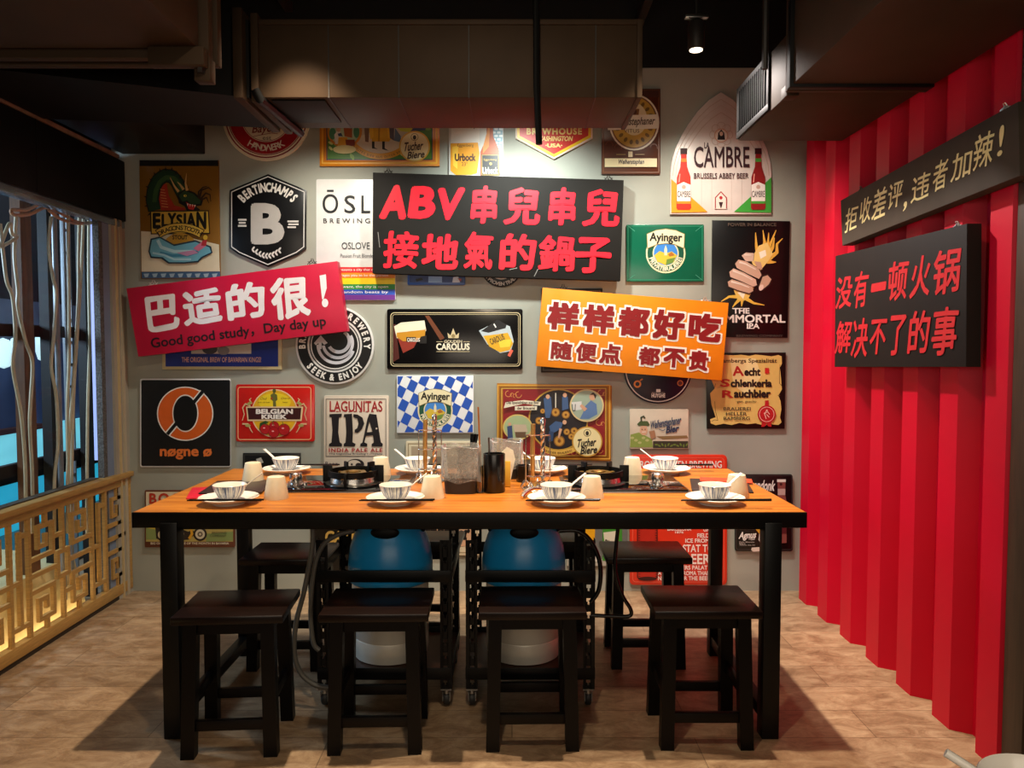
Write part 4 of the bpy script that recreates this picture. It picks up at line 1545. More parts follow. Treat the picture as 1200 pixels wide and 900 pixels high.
# --- glass and bottle poster
s = tin('beer_poster', 'poster of a full beer glass and dark bottle, half hidden by the black board', q4(525.8, 104, 590, 210), '#cfcdc6')
s.part('brick_strip').rect('#7fa6b8', 576, 104, 589, 206).polys('#d7e4e8', [q4(577 + (2.4 if j % 2 else 0) + 5.5 * i, 106 + 4 * j, 581 + (2.4 if j % 2 else 0) + 5.5 * i, 108.6 + 4 * j) for j in range(24) for i in range(2)])
s.part('beer_glass').poly('#e6dfd4', [(530, 140), (562, 140), (562, 168), (528, 168)]).poly('#e39a16', [(528, 168), (560, 167), (562, 180), (559, 203), (552, 205), (534, 205), (528, 200)]).poly('#f3bf3c', [(530, 172), (537, 171), (536, 198), (531, 194)]).txt('#8a5a16', 'Eggenberg', 536, 168.5, 555, 173, bold=.01).txt('#4a2c0c', 'Urbock', 533, 180, 557.5, 189, bold=.05).txt('#4a2c0c', '23°', 541, 190, 548, 194.5)
s.part('bottle').poly('#b4501a', [(571, 104), (577, 104), (578, 160), (585, 176), (586, 206), (563, 206), (563, 178), (570, 162)]).poly('#d98a3a', [(572, 150), (574, 150), (573, 172), (566, 180), (566, 172)]).poly('#17161a', [(564, 181), (585, 181), (585, 206), (564, 206)]).frame('#b89a4a', 564.5, 181.5, 584.5, 205.5, .7).txt('#e6dcc2', 'Urbock', 565.5, 196, 583.5, 204, bold=.04).txt('#c8a850', 'Eggenberg', 567, 186, 582, 189)
s.ell('#c8a850', 575, 192, 1.6)

# --- red and yellow shield
s = tin('shield_beer_sign', 'red six-sided sign with yellow border ending in a point under the duct', [(604, 110), (649, 88), (694.5, 110), (694.5, 162), (649, 186.5), (604, 162)], '#f0e2d0')
s.part('border').poly('#f2c21c', [(606, 111), (649, 90), (692.5, 111), (692.5, 161), (649, 184.3), (606, 161)]).poly('#cf2a16', [(609, 113), (649, 94), (689.5, 113), (689.5, 159), (649, 180.6), (609, 159)])
s.part('lettering').txt('#f7d884', 'BREWHOUSE', 617, 150, 682, 158, bold=.05, sp=1.2).txt('#f7d884', 'WASHINGTON', 629, 159.5, 671, 165.5, bold=.04, shear=.2).txt('#f7d884', '·USA·', 639, 168, 659, 173, bold=.05)

# --- brown oval sign
s = tin('rectangular_beer_sign', 'brown upright sign with a gold and white oval emblem, right of the long duct', q4(705, 104, 774, 204), '#5a2e1a')
s.part('ornament').frame('#7a4a2c', 706.5, 105.5, 772.5, 202.5, 1).rect('#4a2414', 707, 106, 772, 114)
for k in range(6):
    s.ring('#7a4428', 714 + k * 10.4, 170 + (k % 2) * 3, 4.5, 3.7, 180, 380)
s.part('emblem').ell('#f1e6d0', 743, 143.5, 29.5, 33).ell('#7a4a1c', 743, 143.5, 27.5, 31).ell('#c8a03c', 743, 143.5, 26, 29.5)
for k in range(18):
    a = k * math.pi / 9
    s.ell('#7a5a1c', 743 + 20 * math.cos(a), 143.5 + 23.5 * math.sin(a), 3, 2, 10, rot=math.degrees(a))
s.ell('#e6d6a8', 743, 140, 15, 19).poly('#8a5a2a', [(737, 128), (749, 128), (748, 136), (738, 136)]).ell('#5a2e1a', 743, 131.5, 3, 3)
s.poly('#efe6d2', [(712, 136), (771, 134.5), (771, 151), (712, 153)])
s.part('lettering').txt('#6a5a4a', 'Weihenstephaner', 713, 138, 767, 150, rot=2, bold=.03, shear=.25).txt('#5a4430', 'VITUS', 731, 151.5, 749, 156)
s.part('bottom_band').rect('#e9d9a8', 708.5, 186, 769.5, 196).txt('#4a3a2c', 'Weihenstephan', 724, 187, 754.5, 194.5, bold=.04, shear=.2).rect('#e6d6a8', 736, 178, 741, 184.5).line('#a88a4a', [(722, 181.5), (733, 181.5)], .8).line('#a88a4a', [(744, 181.5), (755, 181.5)], .8)

# --- arch shaped sign
lf = [(785.5, 251), (785.5, 203), (787, 190), (791, 175), (798, 160), (807, 145), (818, 130), (831, 117), (845, 108)]
arch = lf + [(1690 - u, v) for u, v in reversed(lf[:-1])]
arch = [(min(u, 904), v) for u, v in arch]
s = tin('arched_beer_sign', 'pointed-arch pink-white sign with two red bottles and a nun emblem', arch, '#e2d3cb')


def arcin(k):
    return [(845 + (u - 845) * k, 251 - (251 - v) * (k * .98 + .01)) for u, v in arch]


s.part('tracery')
for k, c in ((.95, '#cdb4a4'), (.90, '#d8c4b8'), (.84, '#cdb4a4')):
    s.line(c, arcin(k)[1:-1], .8)
for u in (822, 834, 857, 869):
    s.line('#d2bfb6', [(u, 205), (u, 246)], .7)
for k in range(8):
    a = k * math.pi / 4
    s.ring('#ccb2a2', 845 + 9 * math.cos(a), 158 + 10 * math.sin(a), 5, 4.3, n=20)
s.part('nun_emblem').ell('#d8a48c', 845, 159, 8.2).ell('#ead8c8', 845, 159, 7).poly('#2a2224', [(840.5, 164), (841.5, 156), (845, 152), (848.5, 156), (849.5, 164)]).ell('#e6c8b0', 845, 157, 2, 2.6)
s.part('corner_colours').poly('#e8981c', [(786.5, 210), (786.5, 249.5), (829, 248.5), (815, 236)]).poly('#3f9c3a', [(903.5, 208), (903.5, 249.5), (860, 248.5), (878, 232)])
s.part('lettering').txt('#3a1c22', 'LA', 825, 167, 831, 174, bold=.02).txt('#3a1c22', 'CAMBRE', 813, 172, 878, 196.5, bold=.012).txt('#4a2c30', 'BRUSSELS ABBEY BEER', 813, 203, 877, 209.5, bold=.015)
s.part('small_emblem').poly('#e8d4c8', [(837, 245), (837, 232), (845, 223), (852, 232), (852, 245)]).line('#9a2430', [(838, 244.5), (838, 232), (844.5, 225), (851, 232), (851, 244.5)], 1.2).ell('#b02a34', 844.5, 232, 2).poly('#3a1c22', [(842, 237), (847, 237), (845, 244), (844, 244)])
for dx, c2, c3 in ((801, '#e0301c', '#e88a24'), (888, '#8e1c1c', '#4a9a3a')):
    s.part('bottle').poly('#3a1416', [(dx - 4, 174), (dx + 4, 174), (dx + 4, 181), (dx - 4, 181)]).poly(c2, [(dx - 3.2, 181), (dx + 3.2, 181), (dx + 4, 196), (dx + 8, 208), (dx + 8.6, 244), (dx + 7, 246), (dx - 7, 246), (dx - 8.6, 244), (dx - 8, 208), (dx - 4, 196)]).rect(c3, dx - 3.3, 186, dx + 3.3, 190)
    s.line('#f0a090', [(dx - 4.6, 204), (dx - 5.6, 214)], 1.2)
    s.poly('#efe4dc', [(dx - 8, 217), (dx, 213.5), (dx + 8, 217), (dx + 8, 238), (dx - 8, 238)]).rect(c3, dx - 8, 236, dx + 8, 239).ell('#c8a494', dx, 219.5, 2.4).txt('#3a1c22', 'CAMBRE', dx - 7.5, 224, dx + 7.5, 231.5, bold=.01)

# --- dragon sign
s = tin('dragon_beer_sign', 'amber upright sign with a green dragon above a blue coiled tail', [(163, 187.5), (256, 188), (258, 326), (165, 326.5)], '#8a5f1c')
s.at(150, 180, 6)
s.part('top_band').rect('#15100c', 82, 47, 634, 88)
s.part('bottom_band').poly('#3c5f86', [(95, 832), (648, 830), (648, 872), (98, 876)]).polys('#9fb8c8', [[(110 + 60 * k, 845), (150 + 60 * k, 842), (140 + 60 * k, 868), (120 + 60 * k, 870)] for k in range(9)])
s.part('lit_lower_half').poly('#e2d8bc', [(92, 545), (300, 560), (640, 640), (646, 828), (96, 830)])  # pale field paints the window light falling on the sign's lower half
s.part('dragon')
body = [(190, 400), (172, 330), (182, 250), (210, 190), (255, 155), (310, 160), (345, 200), (370, 250), (395, 300)]
s.line('#18130f', body, 96).line('#1f3a22', body, 82).line('#39572c', [(x + 14, y + 12) for x, y in body[1:]], 30)
for k in range(14):
    t = k / 13 * (len(body) - 1)
    i = min(int(t), len(body) - 2)
    f = t - i
    x, y = body[i][0] + f * (body[i + 1][0] - body[i][0]), body[i][1] + f * (body[i + 1][1] - body[i][1])
    dx, dy = x - 290, y - 330
    l = math.hypot(dx, dy)
    s.poly('#241a12', [(x + dx / l * 36 - dy / l * 9, y + dy / l * 36 + dx / l * 9), (x + dx / l * 36 + dy / l * 9, y + dy / l * 36 - dx / l * 9), (x + dx / l * 66, y + dy / l * 66)])
s.poly('#a8301a', [(235, 400), (222, 320), (232, 250), (256, 215), (276, 215), (290, 300), (330, 365), (405, 385), (400, 402)])
s.polys('#e0a060', [[(228 + 2 * k, 250 + 20 * k), (262 + 4 * k, 256 + 20 * k), (262 + 4 * k, 260 + 20 * k), (228 + 2 * k, 254 + 20 * k)] for k in range(7)])
s.poly('#18130f', [(350, 290), (400, 250), (470, 275), (530, 330), (520, 365), (480, 372), (510, 395), (470, 420), (420, 410), (400, 370), (360, 350)]).poly('#2f4a2a', [(360, 295), (400, 262), (460, 284), (515, 332), (508, 355), (450, 356), (420, 330), (385, 340)])
s.poly('#c22a26', [(410, 340), (440, 358), (480, 366), (462, 398), (430, 392)]).polys('#f2ead2', [[(418 + 17 * k, 352 + 3 * k), (428 + 17 * k, 354 + 3 * k), (422 + 17 * k, 372 + 3 * k)] for k in range(4)]).ell('#e8d04a', 405, 298, 11, 8).ell('#18130f', 407, 298, 4)
for P in ([(360, 270), (330, 230), (300, 170)], [(420, 262), (408, 210), (415, 140)], [(395, 255), (370, 220), (350, 200)]):
    s.line('#d2a868', P, 20, w2=3)
for P in ([(505, 320), (520, 260), (570, 240), (592, 260)], [(512, 325), (550, 280), (580, 290), (586, 340)], [(500, 315), (500, 270), (530, 240), (560, 232)], [(515, 330), (556, 310), (572, 350)]):
    s.line('#3a2212', P, 14, w2=4)
s.part('plaque').poly('#2a1c0c', [(160, 405), (572, 400), (582, 566), (165, 570)]).poly('#d2aa3c', [(168, 412), (566, 408), (574, 558), (172, 562)])
s.part('lettering')
for c, b in zip('ELYSIAN', [(178, 418, 235, 530), (240, 425, 288, 520), (284, 418, 345, 515), (344, 428, 388, 510), (396, 420, 414, 515), (415, 418, 482, 522), (486, 410, 556, 535)]):
    s.txt('#15100a', c, *b, bold=.05)
s.part('ribbon').ring('#b78a2c', 370, 690, 130, 40, 205, 335).ring('#2a1c0c', 370, 800, 312, 246, 236, 304).ring('#d9b44a', 370, 800, 306, 251, 237, 303).arc('#1a120a', 'DRAGONSTOOTH', 370, 800, 262, -33, 33, 30, .02).txt('#1a120a', 'STOUT', 318, 575, 425, 606, bold=.03)
s.part('tail').poly('#20384a', [(165, 600), (230, 585), (330, 640), (480, 610), (590, 655), (600, 700), (530, 735), (500, 765), (400, 775), (290, 775), (240, 740), (165, 735), (150, 690)])
s.poly('#6fb4cc', [(175, 610), (230, 596), (330, 652), (480, 622), (578, 662), (590, 695), (520, 728), (495, 755), (400, 765), (295, 765), (250, 730), (172, 725), (160, 690)])
s.line('#b8e0ec', [(215, 610), (240, 660), (330, 690), (460, 690)], 22).line('#3f88ac', [(230, 700), (320, 720), (430, 715), (500, 690)], 20).line('#a8d4e4', [(180, 700), (260, 715), (330, 745), (450, 745)], 14).poly('#c890b8', [(350, 700), (470, 680), (500, 700), (420, 722)]).poly('#d87a9a', [(465, 668), (520, 625), (560, 612), (556, 650), (500, 690)]).ell('#d9b03a', 550, 592, 16, 18).poly('#b8323a', [(530, 612), (562, 606), (556, 650), (520, 650)])
s.at()

# --- six sided black sign with B
hx_ = [(269, 223), (278, 219), (314, 204), (350, 219), (359, 223), (358.5, 291), (349, 298), (314, 313), (279, 298), (269, 291)]
s = tin('hexagonal_beer_sign', 'black hexagonal sign with one large silver letter B', hx_, '#0e0e10')


def hexin(k):
    return [(314 + (u - 314) * k, 258.5 + (v - 258.5) * k) for u, v in hx_]


s.part('border').line('#d8d6d2', hexin(.945), 1.1, True)
s.part('lettering').arc('#e8e4dc', 'BERTINCHAMPS', 314, 262, 37.5, -50, 50, 10, .045, False, .62).txt('#b3aea8', 'B', 294, 238, 333.5, 286.5, bold=.05)
for k in range(3):
    s.rect('#cfcac4', 279 + (k % 2), 256.5 + 3.6 * k, 289 - (k % 2), 258.6 + 3.6 * k)
    s.rect('#cfcac4', 337 + (k % 2), 258.5 + 3.4 * k, 350 - 3 * (k == 2), 260.5 + 3.4 * k)
s.part('wreath')
for k in range(9):
    t = k / 8
    u, v = 297 + 31 * t, 292.5 + 7 * math.sin(t * math.pi) + 1 * t
    s.ell('#cfcac4', u, v - 1.5, 2.6, 1.1, 10, rot=-50).ell('#cfcac4', u, v + 1.6, 2.6, 1.1, 10, rot=50)

# --- white poster with rainbow foot
s = tin('rainbow_beer_poster', 'white poster with thin black lettering and a rainbow striped foot', rr(370.5, 210, 463.5, 352, 2), '#dcdad6')
s.part('rainbow')
for c, a, b in (('#d8252c', 313, 319.6), ('#ee8a20', 319.6, 326), ('#f3d21e', 326, 333), ('#2f8a3c', 333, 339.3), ('#2c4fb0', 339.3, 345.5), ('#6a2f86', 345.5, 351.5)):
    s.rect(c, 371, a, 463, b)
s.part('lettering')
for c, a, b in (('Ō', 378, 396.3), ('S', 403.5, 416.5), ('L', 423.5, 434), ('O', 439, 457)):
    s.txt('#1a1a1c', c, a, 222.5 if c == 'Ō' else 229, b, 250, bold=.006)
s.txt('#2a2a2c', 'BREWING CO', 379, 256, 458, 261.6, sp=1.6, bold=.005).txt('#3a3a3c', 'OSLOVE', 400.5, 284, 433.5, 292, bold=0).txt('#4a4a4c', 'Passion Fruit Blonde', 399, 297.5, 437, 302)
for t, v in (('OSLO represents a city that celebrates', 314.4), ('and encourages you to be the person', 321), ('who you want, the city is open', 334.4), ('all for random beats by', 340.6)):
    s.txt('#f4eee6', t, 378, v, 455, v + 4)

# --- green framed badge sign
s = tin('badge_beer_sign', 'dark green rectangular sign with a round cream badge', rr(734, 263, 825, 330, 1.5), '#0f5a40', rough=.2)
s.part('embossed_edge').frame('#1c7a58', 735.5, 264.5, 823.5, 328.5, 1.1).line('#3f8f72', [(735, 264), (744, 271)], .7).line('#3f8f72', [(824, 264), (815, 271)], .7).line('#3f8f72', [(735, 329), (744, 322)], .7).line('#3f8f72', [(824, 329), (815, 322)], .7)


def ayinger(s, cx, cy, k):
    """round brewery badge, k = radius in px"""
    s.part('badge').ell('#e9dcae', cx, cy, k).ell('#14523a', cx, cy, k * .92).ell('#e9dcae', cx, cy, k * .66).ell('#3f86d2', cx, cy, k * .60)
    s.poly('#d8b83c', [(cx - k * .58, cy + k * .1), (cx - k * .3, cy - k * .12), (cx, cy + .0), (cx + k * .3, cy - k * .1), (cx + k * .58, cy + k * .1), (cx + k * .42, cy + k * .43), (cx, cy + k * .6), (cx - k * .42, cy + k * .43)])
    s.poly('#6a8a3a', [(cx + k * .05, cy + k * .3), (cx + k * .5, cy + k * .2), (cx + k * .36, cy + k * .48), (cx, cy + k * .6)]).poly('#e6dcb8', [(cx - k * .07, cy + k * .1), (cx - k * .07, cy - k * .22), (cx, cy - k * .42), (cx + k * .07, cy - k * .22), (cx + k * .07, cy + k * .1)]).poly('#b06a2c', [(cx + k * .12, cy + k * .05), (cx + k * .3, cy - k * .08), (cx + k * .45, cy + k * .1), (cx + k * .2, cy + k * .16)])
    s.part('badge_lettering').arc('#efe6c6', 'PRIVATBRAUEREI', cx, cy, k * .88, 255, 105, k * .2, .03, True)
    b = [(cx - k * .95, cy - k * .98), (cx - k * .5, cy - k * 1.17), (cx, cy - k * 1.24), (cx + k * .5, cy - k * 1.17), (cx + k * .95, cy - k * .98), (cx + k * .92, cy - k * .25), (cx + k * .45, cy - k * .45), (cx, cy - k * .5), (cx - k * .45, cy - k * .45), (cx - k * .92, cy - k * .25)]
    s.part('name_banner').poly('#efe3b8', b).line('#8a7a44', b, k * .03, True)
    s.txt('#23201a', 'Ayinger', cx - k * .82, cy - k * 1.04, cx + k * .84, cy - k * .47, bold=.035, rot=-1)


ayinger(s, 780, 297, 23.2)

# --- fist sign
s = tin('fist_beer_sign', 'tall black sign with a fist gripping glowing roots', [(835, 258), (926, 259), (923, 396), (833.5, 395)], '#0c0a0b')
s.at(720, 240, 5.204)
s.part('roots')
for P in ([(760, 560), (700, 560), (650, 590)], [(770, 570), (740, 600), (720, 625)], [(780, 570), (775, 620)], [(800, 570), (850, 600), (915, 612)], [(790, 560), (830, 590), (880, 608)]):
    s.line('#e6b848', P, 24, w2=4)
s.poly('#e8c060', [(720, 500), (850, 505), (820, 565), (790, 585), (750, 580)]).poly('#f6ecd0', [(750, 535), (800, 530), (785, 575)])
for P in ([(880, 330), (865, 250), (860, 170)], [(900, 320), (915, 230), (905, 155)], [(920, 320), (950, 240), (985, 155)], [(930, 320), (965, 260), (975, 200)], [(940, 330), (990, 290), (990, 240), (1025, 205)], [(930, 345), (960, 350), (985, 350)], [(890, 320), (935, 240), (940, 170)]):
    s.line('#e8b048', P, 30, w2=4)
s.poly('#f0cc7a', [(850, 300), (880, 250), (930, 230), (965, 300), (940, 340), (890, 400), (850, 390), (835, 340)]).poly('#fbf2dc', [(880, 290), (920, 275), (925, 310), (890, 330)])
s.part('fist')
for pts, c in (([(775, 310), (800, 292), (850, 296), (845, 345), (800, 345)], '#d8b8a4'), ([(735, 360), (755, 335), (800, 345), (880, 390), (895, 430), (880, 452), (820, 425), (745, 385)], '#d2aa92'), ([(700, 410), (725, 388), (790, 415), (860, 455), (868, 490), (845, 500), (780, 470), (705, 440)], '#d6b09a'), ([(690, 470), (715, 455), (780, 475), (840, 500), (846, 525), (820, 540), (750, 520), (695, 498)], '#caa088')):
    s.poly('#2a1612', [(x + (x - 790) * .05, y + (y - 410) * .05) for x, y in pts]).poly(c, pts)
for P in ([(790, 305), (835, 308)], [(760, 350), (800, 362), (860, 395)], [(720, 402), (780, 425), (840, 458)], [(710, 468), (770, 485), (820, 505)]):
    s.line('#ecd8c8', P, 12, w2=6)
s.poly('#2a1612', [(868, 500), (895, 430), (935, 420), (962, 450), (950, 490), (900, 530)]).poly('#cda48a', [(878, 505), (902, 440), (932, 430), (955, 455), (940, 485), (898, 520)]).ell('#ecd0c0', 893, 505, 13, 20, 14, rot=25).poly('#caa088', [(850, 345), (890, 350), (900, 395), (870, 390)])
s.part('lettering').txt('#5a4a40', 'POWER IN BALANCE', 690, 112, 985, 132, bold=.02).txt('#f0ebe4', 'THE', 720, 630, 822, 664, bold=.03).txt('#f0ebe4', 'IMMORTAL', 655, 670, 1040, 720, bold=.03).txt('#f0ebe4', 'IPA', 805, 722, 882, 756, bold=.03).txt('#4a403a', 'BREWING COMPANY', 740, 792, 1025, 806, bold=.02)
for u in (724, 760, 771, 800):
    s.rect('#f0ebe4', u - 9, 630, u + 9, 635)
for u in (813, 834):
    s.rect('#f0ebe4', u - 10, 751, u + 12, 756)
s.at()

# --- blue sign under the pink board
s = tin('blue_beer_sign', 'dark blue sign with cream frame under the tilted pink board', q4(190, 352, 330, 433), '#c9bd92')
s.part('field').rect('#1b2f86', 194, 355, 326, 429.5)
s.part('picture').rect('#c8c4bc', 224, 360, 294.5, 414.5).ell('#4a4a50', 246, 409, 9, 6).ell('#8a8a8e', 262, 411, 7, 5)
s.part('lettering').txt('#e0a890', 'THE ORIGINAL BREW OF BAVARIAN KINGS!', 213, 418.5, 306, 424.5, bold=.012)

# --- round arrow sign
s = tin('round_arrow_sign', 'round black and white sign with a swirling arrow at its centre', ell(392.3, 404.5, 46, n=56), '#dcdad6')
s.part('rings').ell('#101012', 392.3, 404.5, 43.6, n=48).ell('#dcdad6', 392.3, 404.5, 32, n=44).ell('#101012', 392.3, 404.5, 29.8, n=44).ring('#dcdad6', 392.3, 404.5, 28.4, 27)
s.part('arrow').ring('#cfced4', 394, 404, 23, 19.5, 20, 180).ring('#cfced4', 396, 402, 19, 15.5, -30, 170).ring('#cfced4', 397, 400, 14.5, 10.5, -60, 150).poly('#cfced4', [(368, 402), (376, 393), (384, 402), (380, 404), (377, 401), (377, 409), (373.5, 409), (373.5, 402), (370, 404.5)])
s.part('lettering').arc('#e8e6e0', 'SEEK & ENJOY', 392.3, 404.5, 41.2, 235, 125, 7.2, .045, True, .8).arc('#e8e6e0', 'BREWERY', 392.3, 404.5, 34.5, 12, 98, 7.2, .045, False, .8).arc('#e8e6e0', 'BRAUHAUS', 392.3, 404.5, 34.5, -98, -12, 7.2, .045, False, .8)

# --- long black sign with two glasses
s = tin('long_beer_sign', 'long black sign with two tilted beer goblets and fine double cream border', rr(453.5, 362, 612.5, 433, 2.5), '#0d0b0b', rough=.2)
s.part('border').line('#cbb98e', rr(458, 366.5, 609.5, 429, 4), .9, True).line('#cbb98e', rr(460, 368.5, 607.5, 427, 3), .5, True)
s.part('red_brown_strips').poly('#6a3418', [(498, 370), (503, 370), (521, 396), (516, 399)]).poly('#4a120c', [(461, 380), (464, 380), (468, 420), (461, 424)])  # slanted brown strip and dark red strip on the black panel
s.at(340, 300, 4).part('beer_goblet').poly('#8e2c1c', [(495, 360), (530, 455), (580, 430), (600, 390)]).poly('#e6dcc0', [(487, 330), (520, 312), (630, 302), (638, 350), (600, 385), (500, 385)]).poly('#c88a1c', [(500, 350), (635, 340), (632, 375), (590, 395), (530, 400), (500, 380)]).poly('#efe3c4', [(490, 330), (628, 304), (634, 345), (498, 360)]).rect('#16100c', 545, 380, 590, 402).txt('#efe6d8', 'CAROLUS', 549, 384, 608, 402, bold=.03)
s.poly('#0d0b0b', [(612, 378), (640, 372), (640, 410), (606, 410)])
s.part('beer_goblet').poly('#b9c4c8', [(885, 350), (975, 305), (1030, 330), (1048, 400), (1035, 445), (985, 455), (925, 415)]).poly('#17171a', [(895, 352), (972, 298), (1015, 322), (1010, 338), (930, 360)]).poly('#d9a41e', [(905, 375), (1020, 360), (1045, 410), (1030, 440), (985, 452), (935, 425)]).poly('#e8cc3c', [(975, 395), (1040, 390), (1030, 425), (985, 430)]).line('#e0604a', [(1025, 470), (1040, 440)], 14).line('#f2efe8', [(955, 318), (965, 335)], 6).txt('#5a4420', 'CAROLUS', 935, 375, 1005, 405, rot=22, bold=.02)
s.part('lettering').txt('#d8c9a8', 'GOUDEN', 722, 394, 806, 408, bold=.02).txt('#e6dcc2', 'CAROLUS', 685, 409, 842, 441, bold=.04).line('#cbb98e', [(686, 402), (716, 402)], 2).line('#cbb98e', [(812, 402), (842, 402)], 2).line('#cbb98e', [(686, 448), (842, 448)], 2.5)
s.part('crest').poly('#cbb98e', [(742, 385), (738, 360), (752, 372), (765, 338), (778, 372), (792, 360), (790, 385)]).ell('#8a7648', 765, 375, 9)
s.at()

# --- small pieces peeping out under the black board
s = tin('blue_beer_sign', 'small blue sign peeping out under the long black board', rr(477.5, 288, 545, 334, 1.5), '#3a5a9a')
s.part('picture').rect('#2a4076', 480, 291, 542.5, 331).poly('#15161c', [(487, 327), (494, 325.5), (496, 328), (488, 330)]).poly('#8fb0d8', [(502, 324), (518, 324), (518, 331), (502, 331)]).poly('#d8dce4', [(531, 325), (537, 324), (539, 331), (530, 331)]).poly('#b03a34', [(536, 326), (541, 327), (540, 330)])
s = tin('round_beer_sign', 'small round black sign peeping out under the middle of the long black board', ell(587.5, 312, 24.5, n=40), '#0e0e10')
s.part('lettering').arc('#cfcac0', 'A PROVEN TRADE', 587.5, 312, 22.5, 240, 120, 4, .03, True).ring('#cfcac0', 587.5, 312, 15.5, 14)
s = tin('dark_framed_sign', 'dark framed sign almost hidden behind the tilted orange board', q4(634, 338, 706, 436.5), '#15110f')
s.part('border').frame('#4a4038', 636, 340, 704, 434.5, 1.4)

# --- Bavarian lozenges
s = tin('lozenge_beer_sign', 'blue and white diamond-patterned sign with a round green badge', rr(465, 440, 555, 507.5, 1), '#e6e6e6')
L = []
for i in range(-24, 25):
    for j in range(-24, 25):
        if (i + j) % 2 == 0:
            u, v = 510 + i * 8.4 + j * 5.2, 474 + i * 4.6 - j * 11.4
            P = clip([(u, v), (u + 8.4, v + 4.6), (u + 13.6, v - 6.8), (u + 5.2, v - 11.4)], 466, 441, 554, 506.5)
            if P:
                L.append(P)
s.part('lozenges')
s.polys('#1d54b8', L)
ayinger(s, 510, 481, 20.5)

# --- red brewery scene with gold frame
s = tin('framed_beer_sign', 'gold framed red sign of barrel makers in round pictures above the burners', [(582.5, 449), (717, 452), (716, 540.5), (582, 536)], '#a86a1c')
s.at(560, 430, 4.614)
s.part('frame').frame('#d8a040', 104, 96, 716, 500, 7).frame('#7a4a12', 118, 108, 700, 488, 5).frame('#e0b050', 127, 114, 694, 482, 4)
s.part('red_field').rect('#8e1a20', 136, 120, 686, 476)
for u, v, d in ((165, 145, 1), (655, 300, 1), (660, 450, -1), (520, 460, 1), (220, 150, -1), (665, 140, 1), (160, 430, 1)):
    s.ring('#d2884a', u, v, 18, 14, 0, 270, 20).ring('#d2884a', u + 20 * d, v + 6, 11, 8, 90, 360, 16)
s.part('large_scene').ell('#c89a3a', 435, 285, 162, 168).ell('#221f24', 435, 285, 154, 160)
for u, v, r in ((420, 245, 24), (475, 258, 22), (440, 400, 30), (330, 290, 20), (520, 345, 20), (480, 350, 18), (505, 375, 18), (350, 238, 14)):
    s.ell('#8a5a20', u, v, r).ell('#c8923c', u, v, r * .78).ell('#7a4a1a', u, v, r * .3)
for P in ([(355, 170), (395, 160), (400, 230), (388, 275), (365, 275)], [(455, 160), (485, 160), (490, 225), (455, 235)], [(385, 320), (420, 292), (460, 300), (450, 330), (420, 350), (395, 360)]):
    s.poly('#3f5c86', P)
for u, v in ((468, 298), (378, 160), (470, 152)):
    s.ell('#d8a684', u, v, 11, 12)
s.poly('#2c4468', [(385, 345), (410, 350), (405, 400), (380, 400)]).poly('#d8a684', [(440, 330), (455, 335), (440, 385), (432, 380)]).line('#d8d0c0', [(420, 140), (420, 220)], 6)
s.part('round_scene').ell('#d8c08a', 588, 208, 92, 88).ell('#9fb09a', 588, 208, 84, 80).poly('#d8d8d4', [(505, 190), (560, 185), (560, 230), (512, 235)]).poly('#5a7aa8', [(580, 210), (610, 180), (640, 200), (645, 255), (600, 280), (550, 280), (570, 240)]).ell('#d2a080', 618, 160, 17, 20).poly('#3a2a22', [(603, 150), (622, 136), (640, 152), (634, 172), (624, 150)]).poly('#d2a080', [(560, 200), (590, 225), (575, 240), (550, 210)]).line('#3a3c42', [(510, 200), (512, 235), (524, 235), (526, 200)], 4)
s.part('round_scene').ell('#d8b86a', 215, 325, 80, 70).ell('#a8b88a', 215, 325, 73, 63).poly('#3a4c74', [(158, 320), (185, 315), (190, 390), (162, 390)]).poly('#c8b49a', [(190, 310), (260, 310), (270, 350), (200, 360)]).ell('#d2a080', 172, 308, 9).poly('#6a5038', [(200, 350), (260, 350), (255, 380), (205, 380)])
s.part('ribbon').poly('#e9e0c8', [(150, 190), (250, 178), (340, 188), (336, 208), (250, 198), (140, 222)]).poly('#e9e0c8', [(200, 212), (320, 210), (318, 232), (200, 234)]).txt('#4a3a2a', 'Die Spezialitäten aus Bier', 155, 184, 330, 204, bold=.02).txt('#4a3a2a', 'der Brauerei', 212, 214, 308, 229, bold=.02)
s.part('scroll').ring('#e0b050', 435, 270, 205, 180, 50, 115).arc('#5a3a1a', 'DIE BIERE DER BRAUEREI', 435, 270, 200, 218, 158, 12, .02, True)
s.part('medallion').ell('#c8963c', 590, 402, 82).ell('#ecdca4', 590, 402, 75).ring('#5a4a2a', 590, 355, 20, 17).ell('#2c2620', 590, 357, 9, 12).txt('#2c2420', 'Tucher', 535, 385, 638, 430, rot=5, bold=.035, shear=.28).txt('#2c2420', 'Biere', 555, 427, 645, 468, rot=5, bold=.035, shear=.28)
s.at()

# --- round navy sign
s = tin('round_beer_sign', 'round navy sign below the tilted orange board', ell(771, 433, 40, n=48), '#12172e')
s.part('border').ring('#dcdcd8', 771, 433, 38.2, 37)
s.part('lettering').txt('#e8e6e0', 'HUYGHE', 763.5, 461, 779.5, 466, bold=.05).rect('#e8e6e0', 769, 456, 774, 459.5).txt('#c8c6c0', 'BROUWERIJ', 764, 459.6, 779, 461).ring('#e08a3a', 747, 450, 4.4, 2.4).line('#e08a3a', [(750, 446), (753, 444)], 1.6).ell('#6a2a26', 797, 449, 4, 3).ring('#e08a3a', 797, 449, 3.4, 2.6)

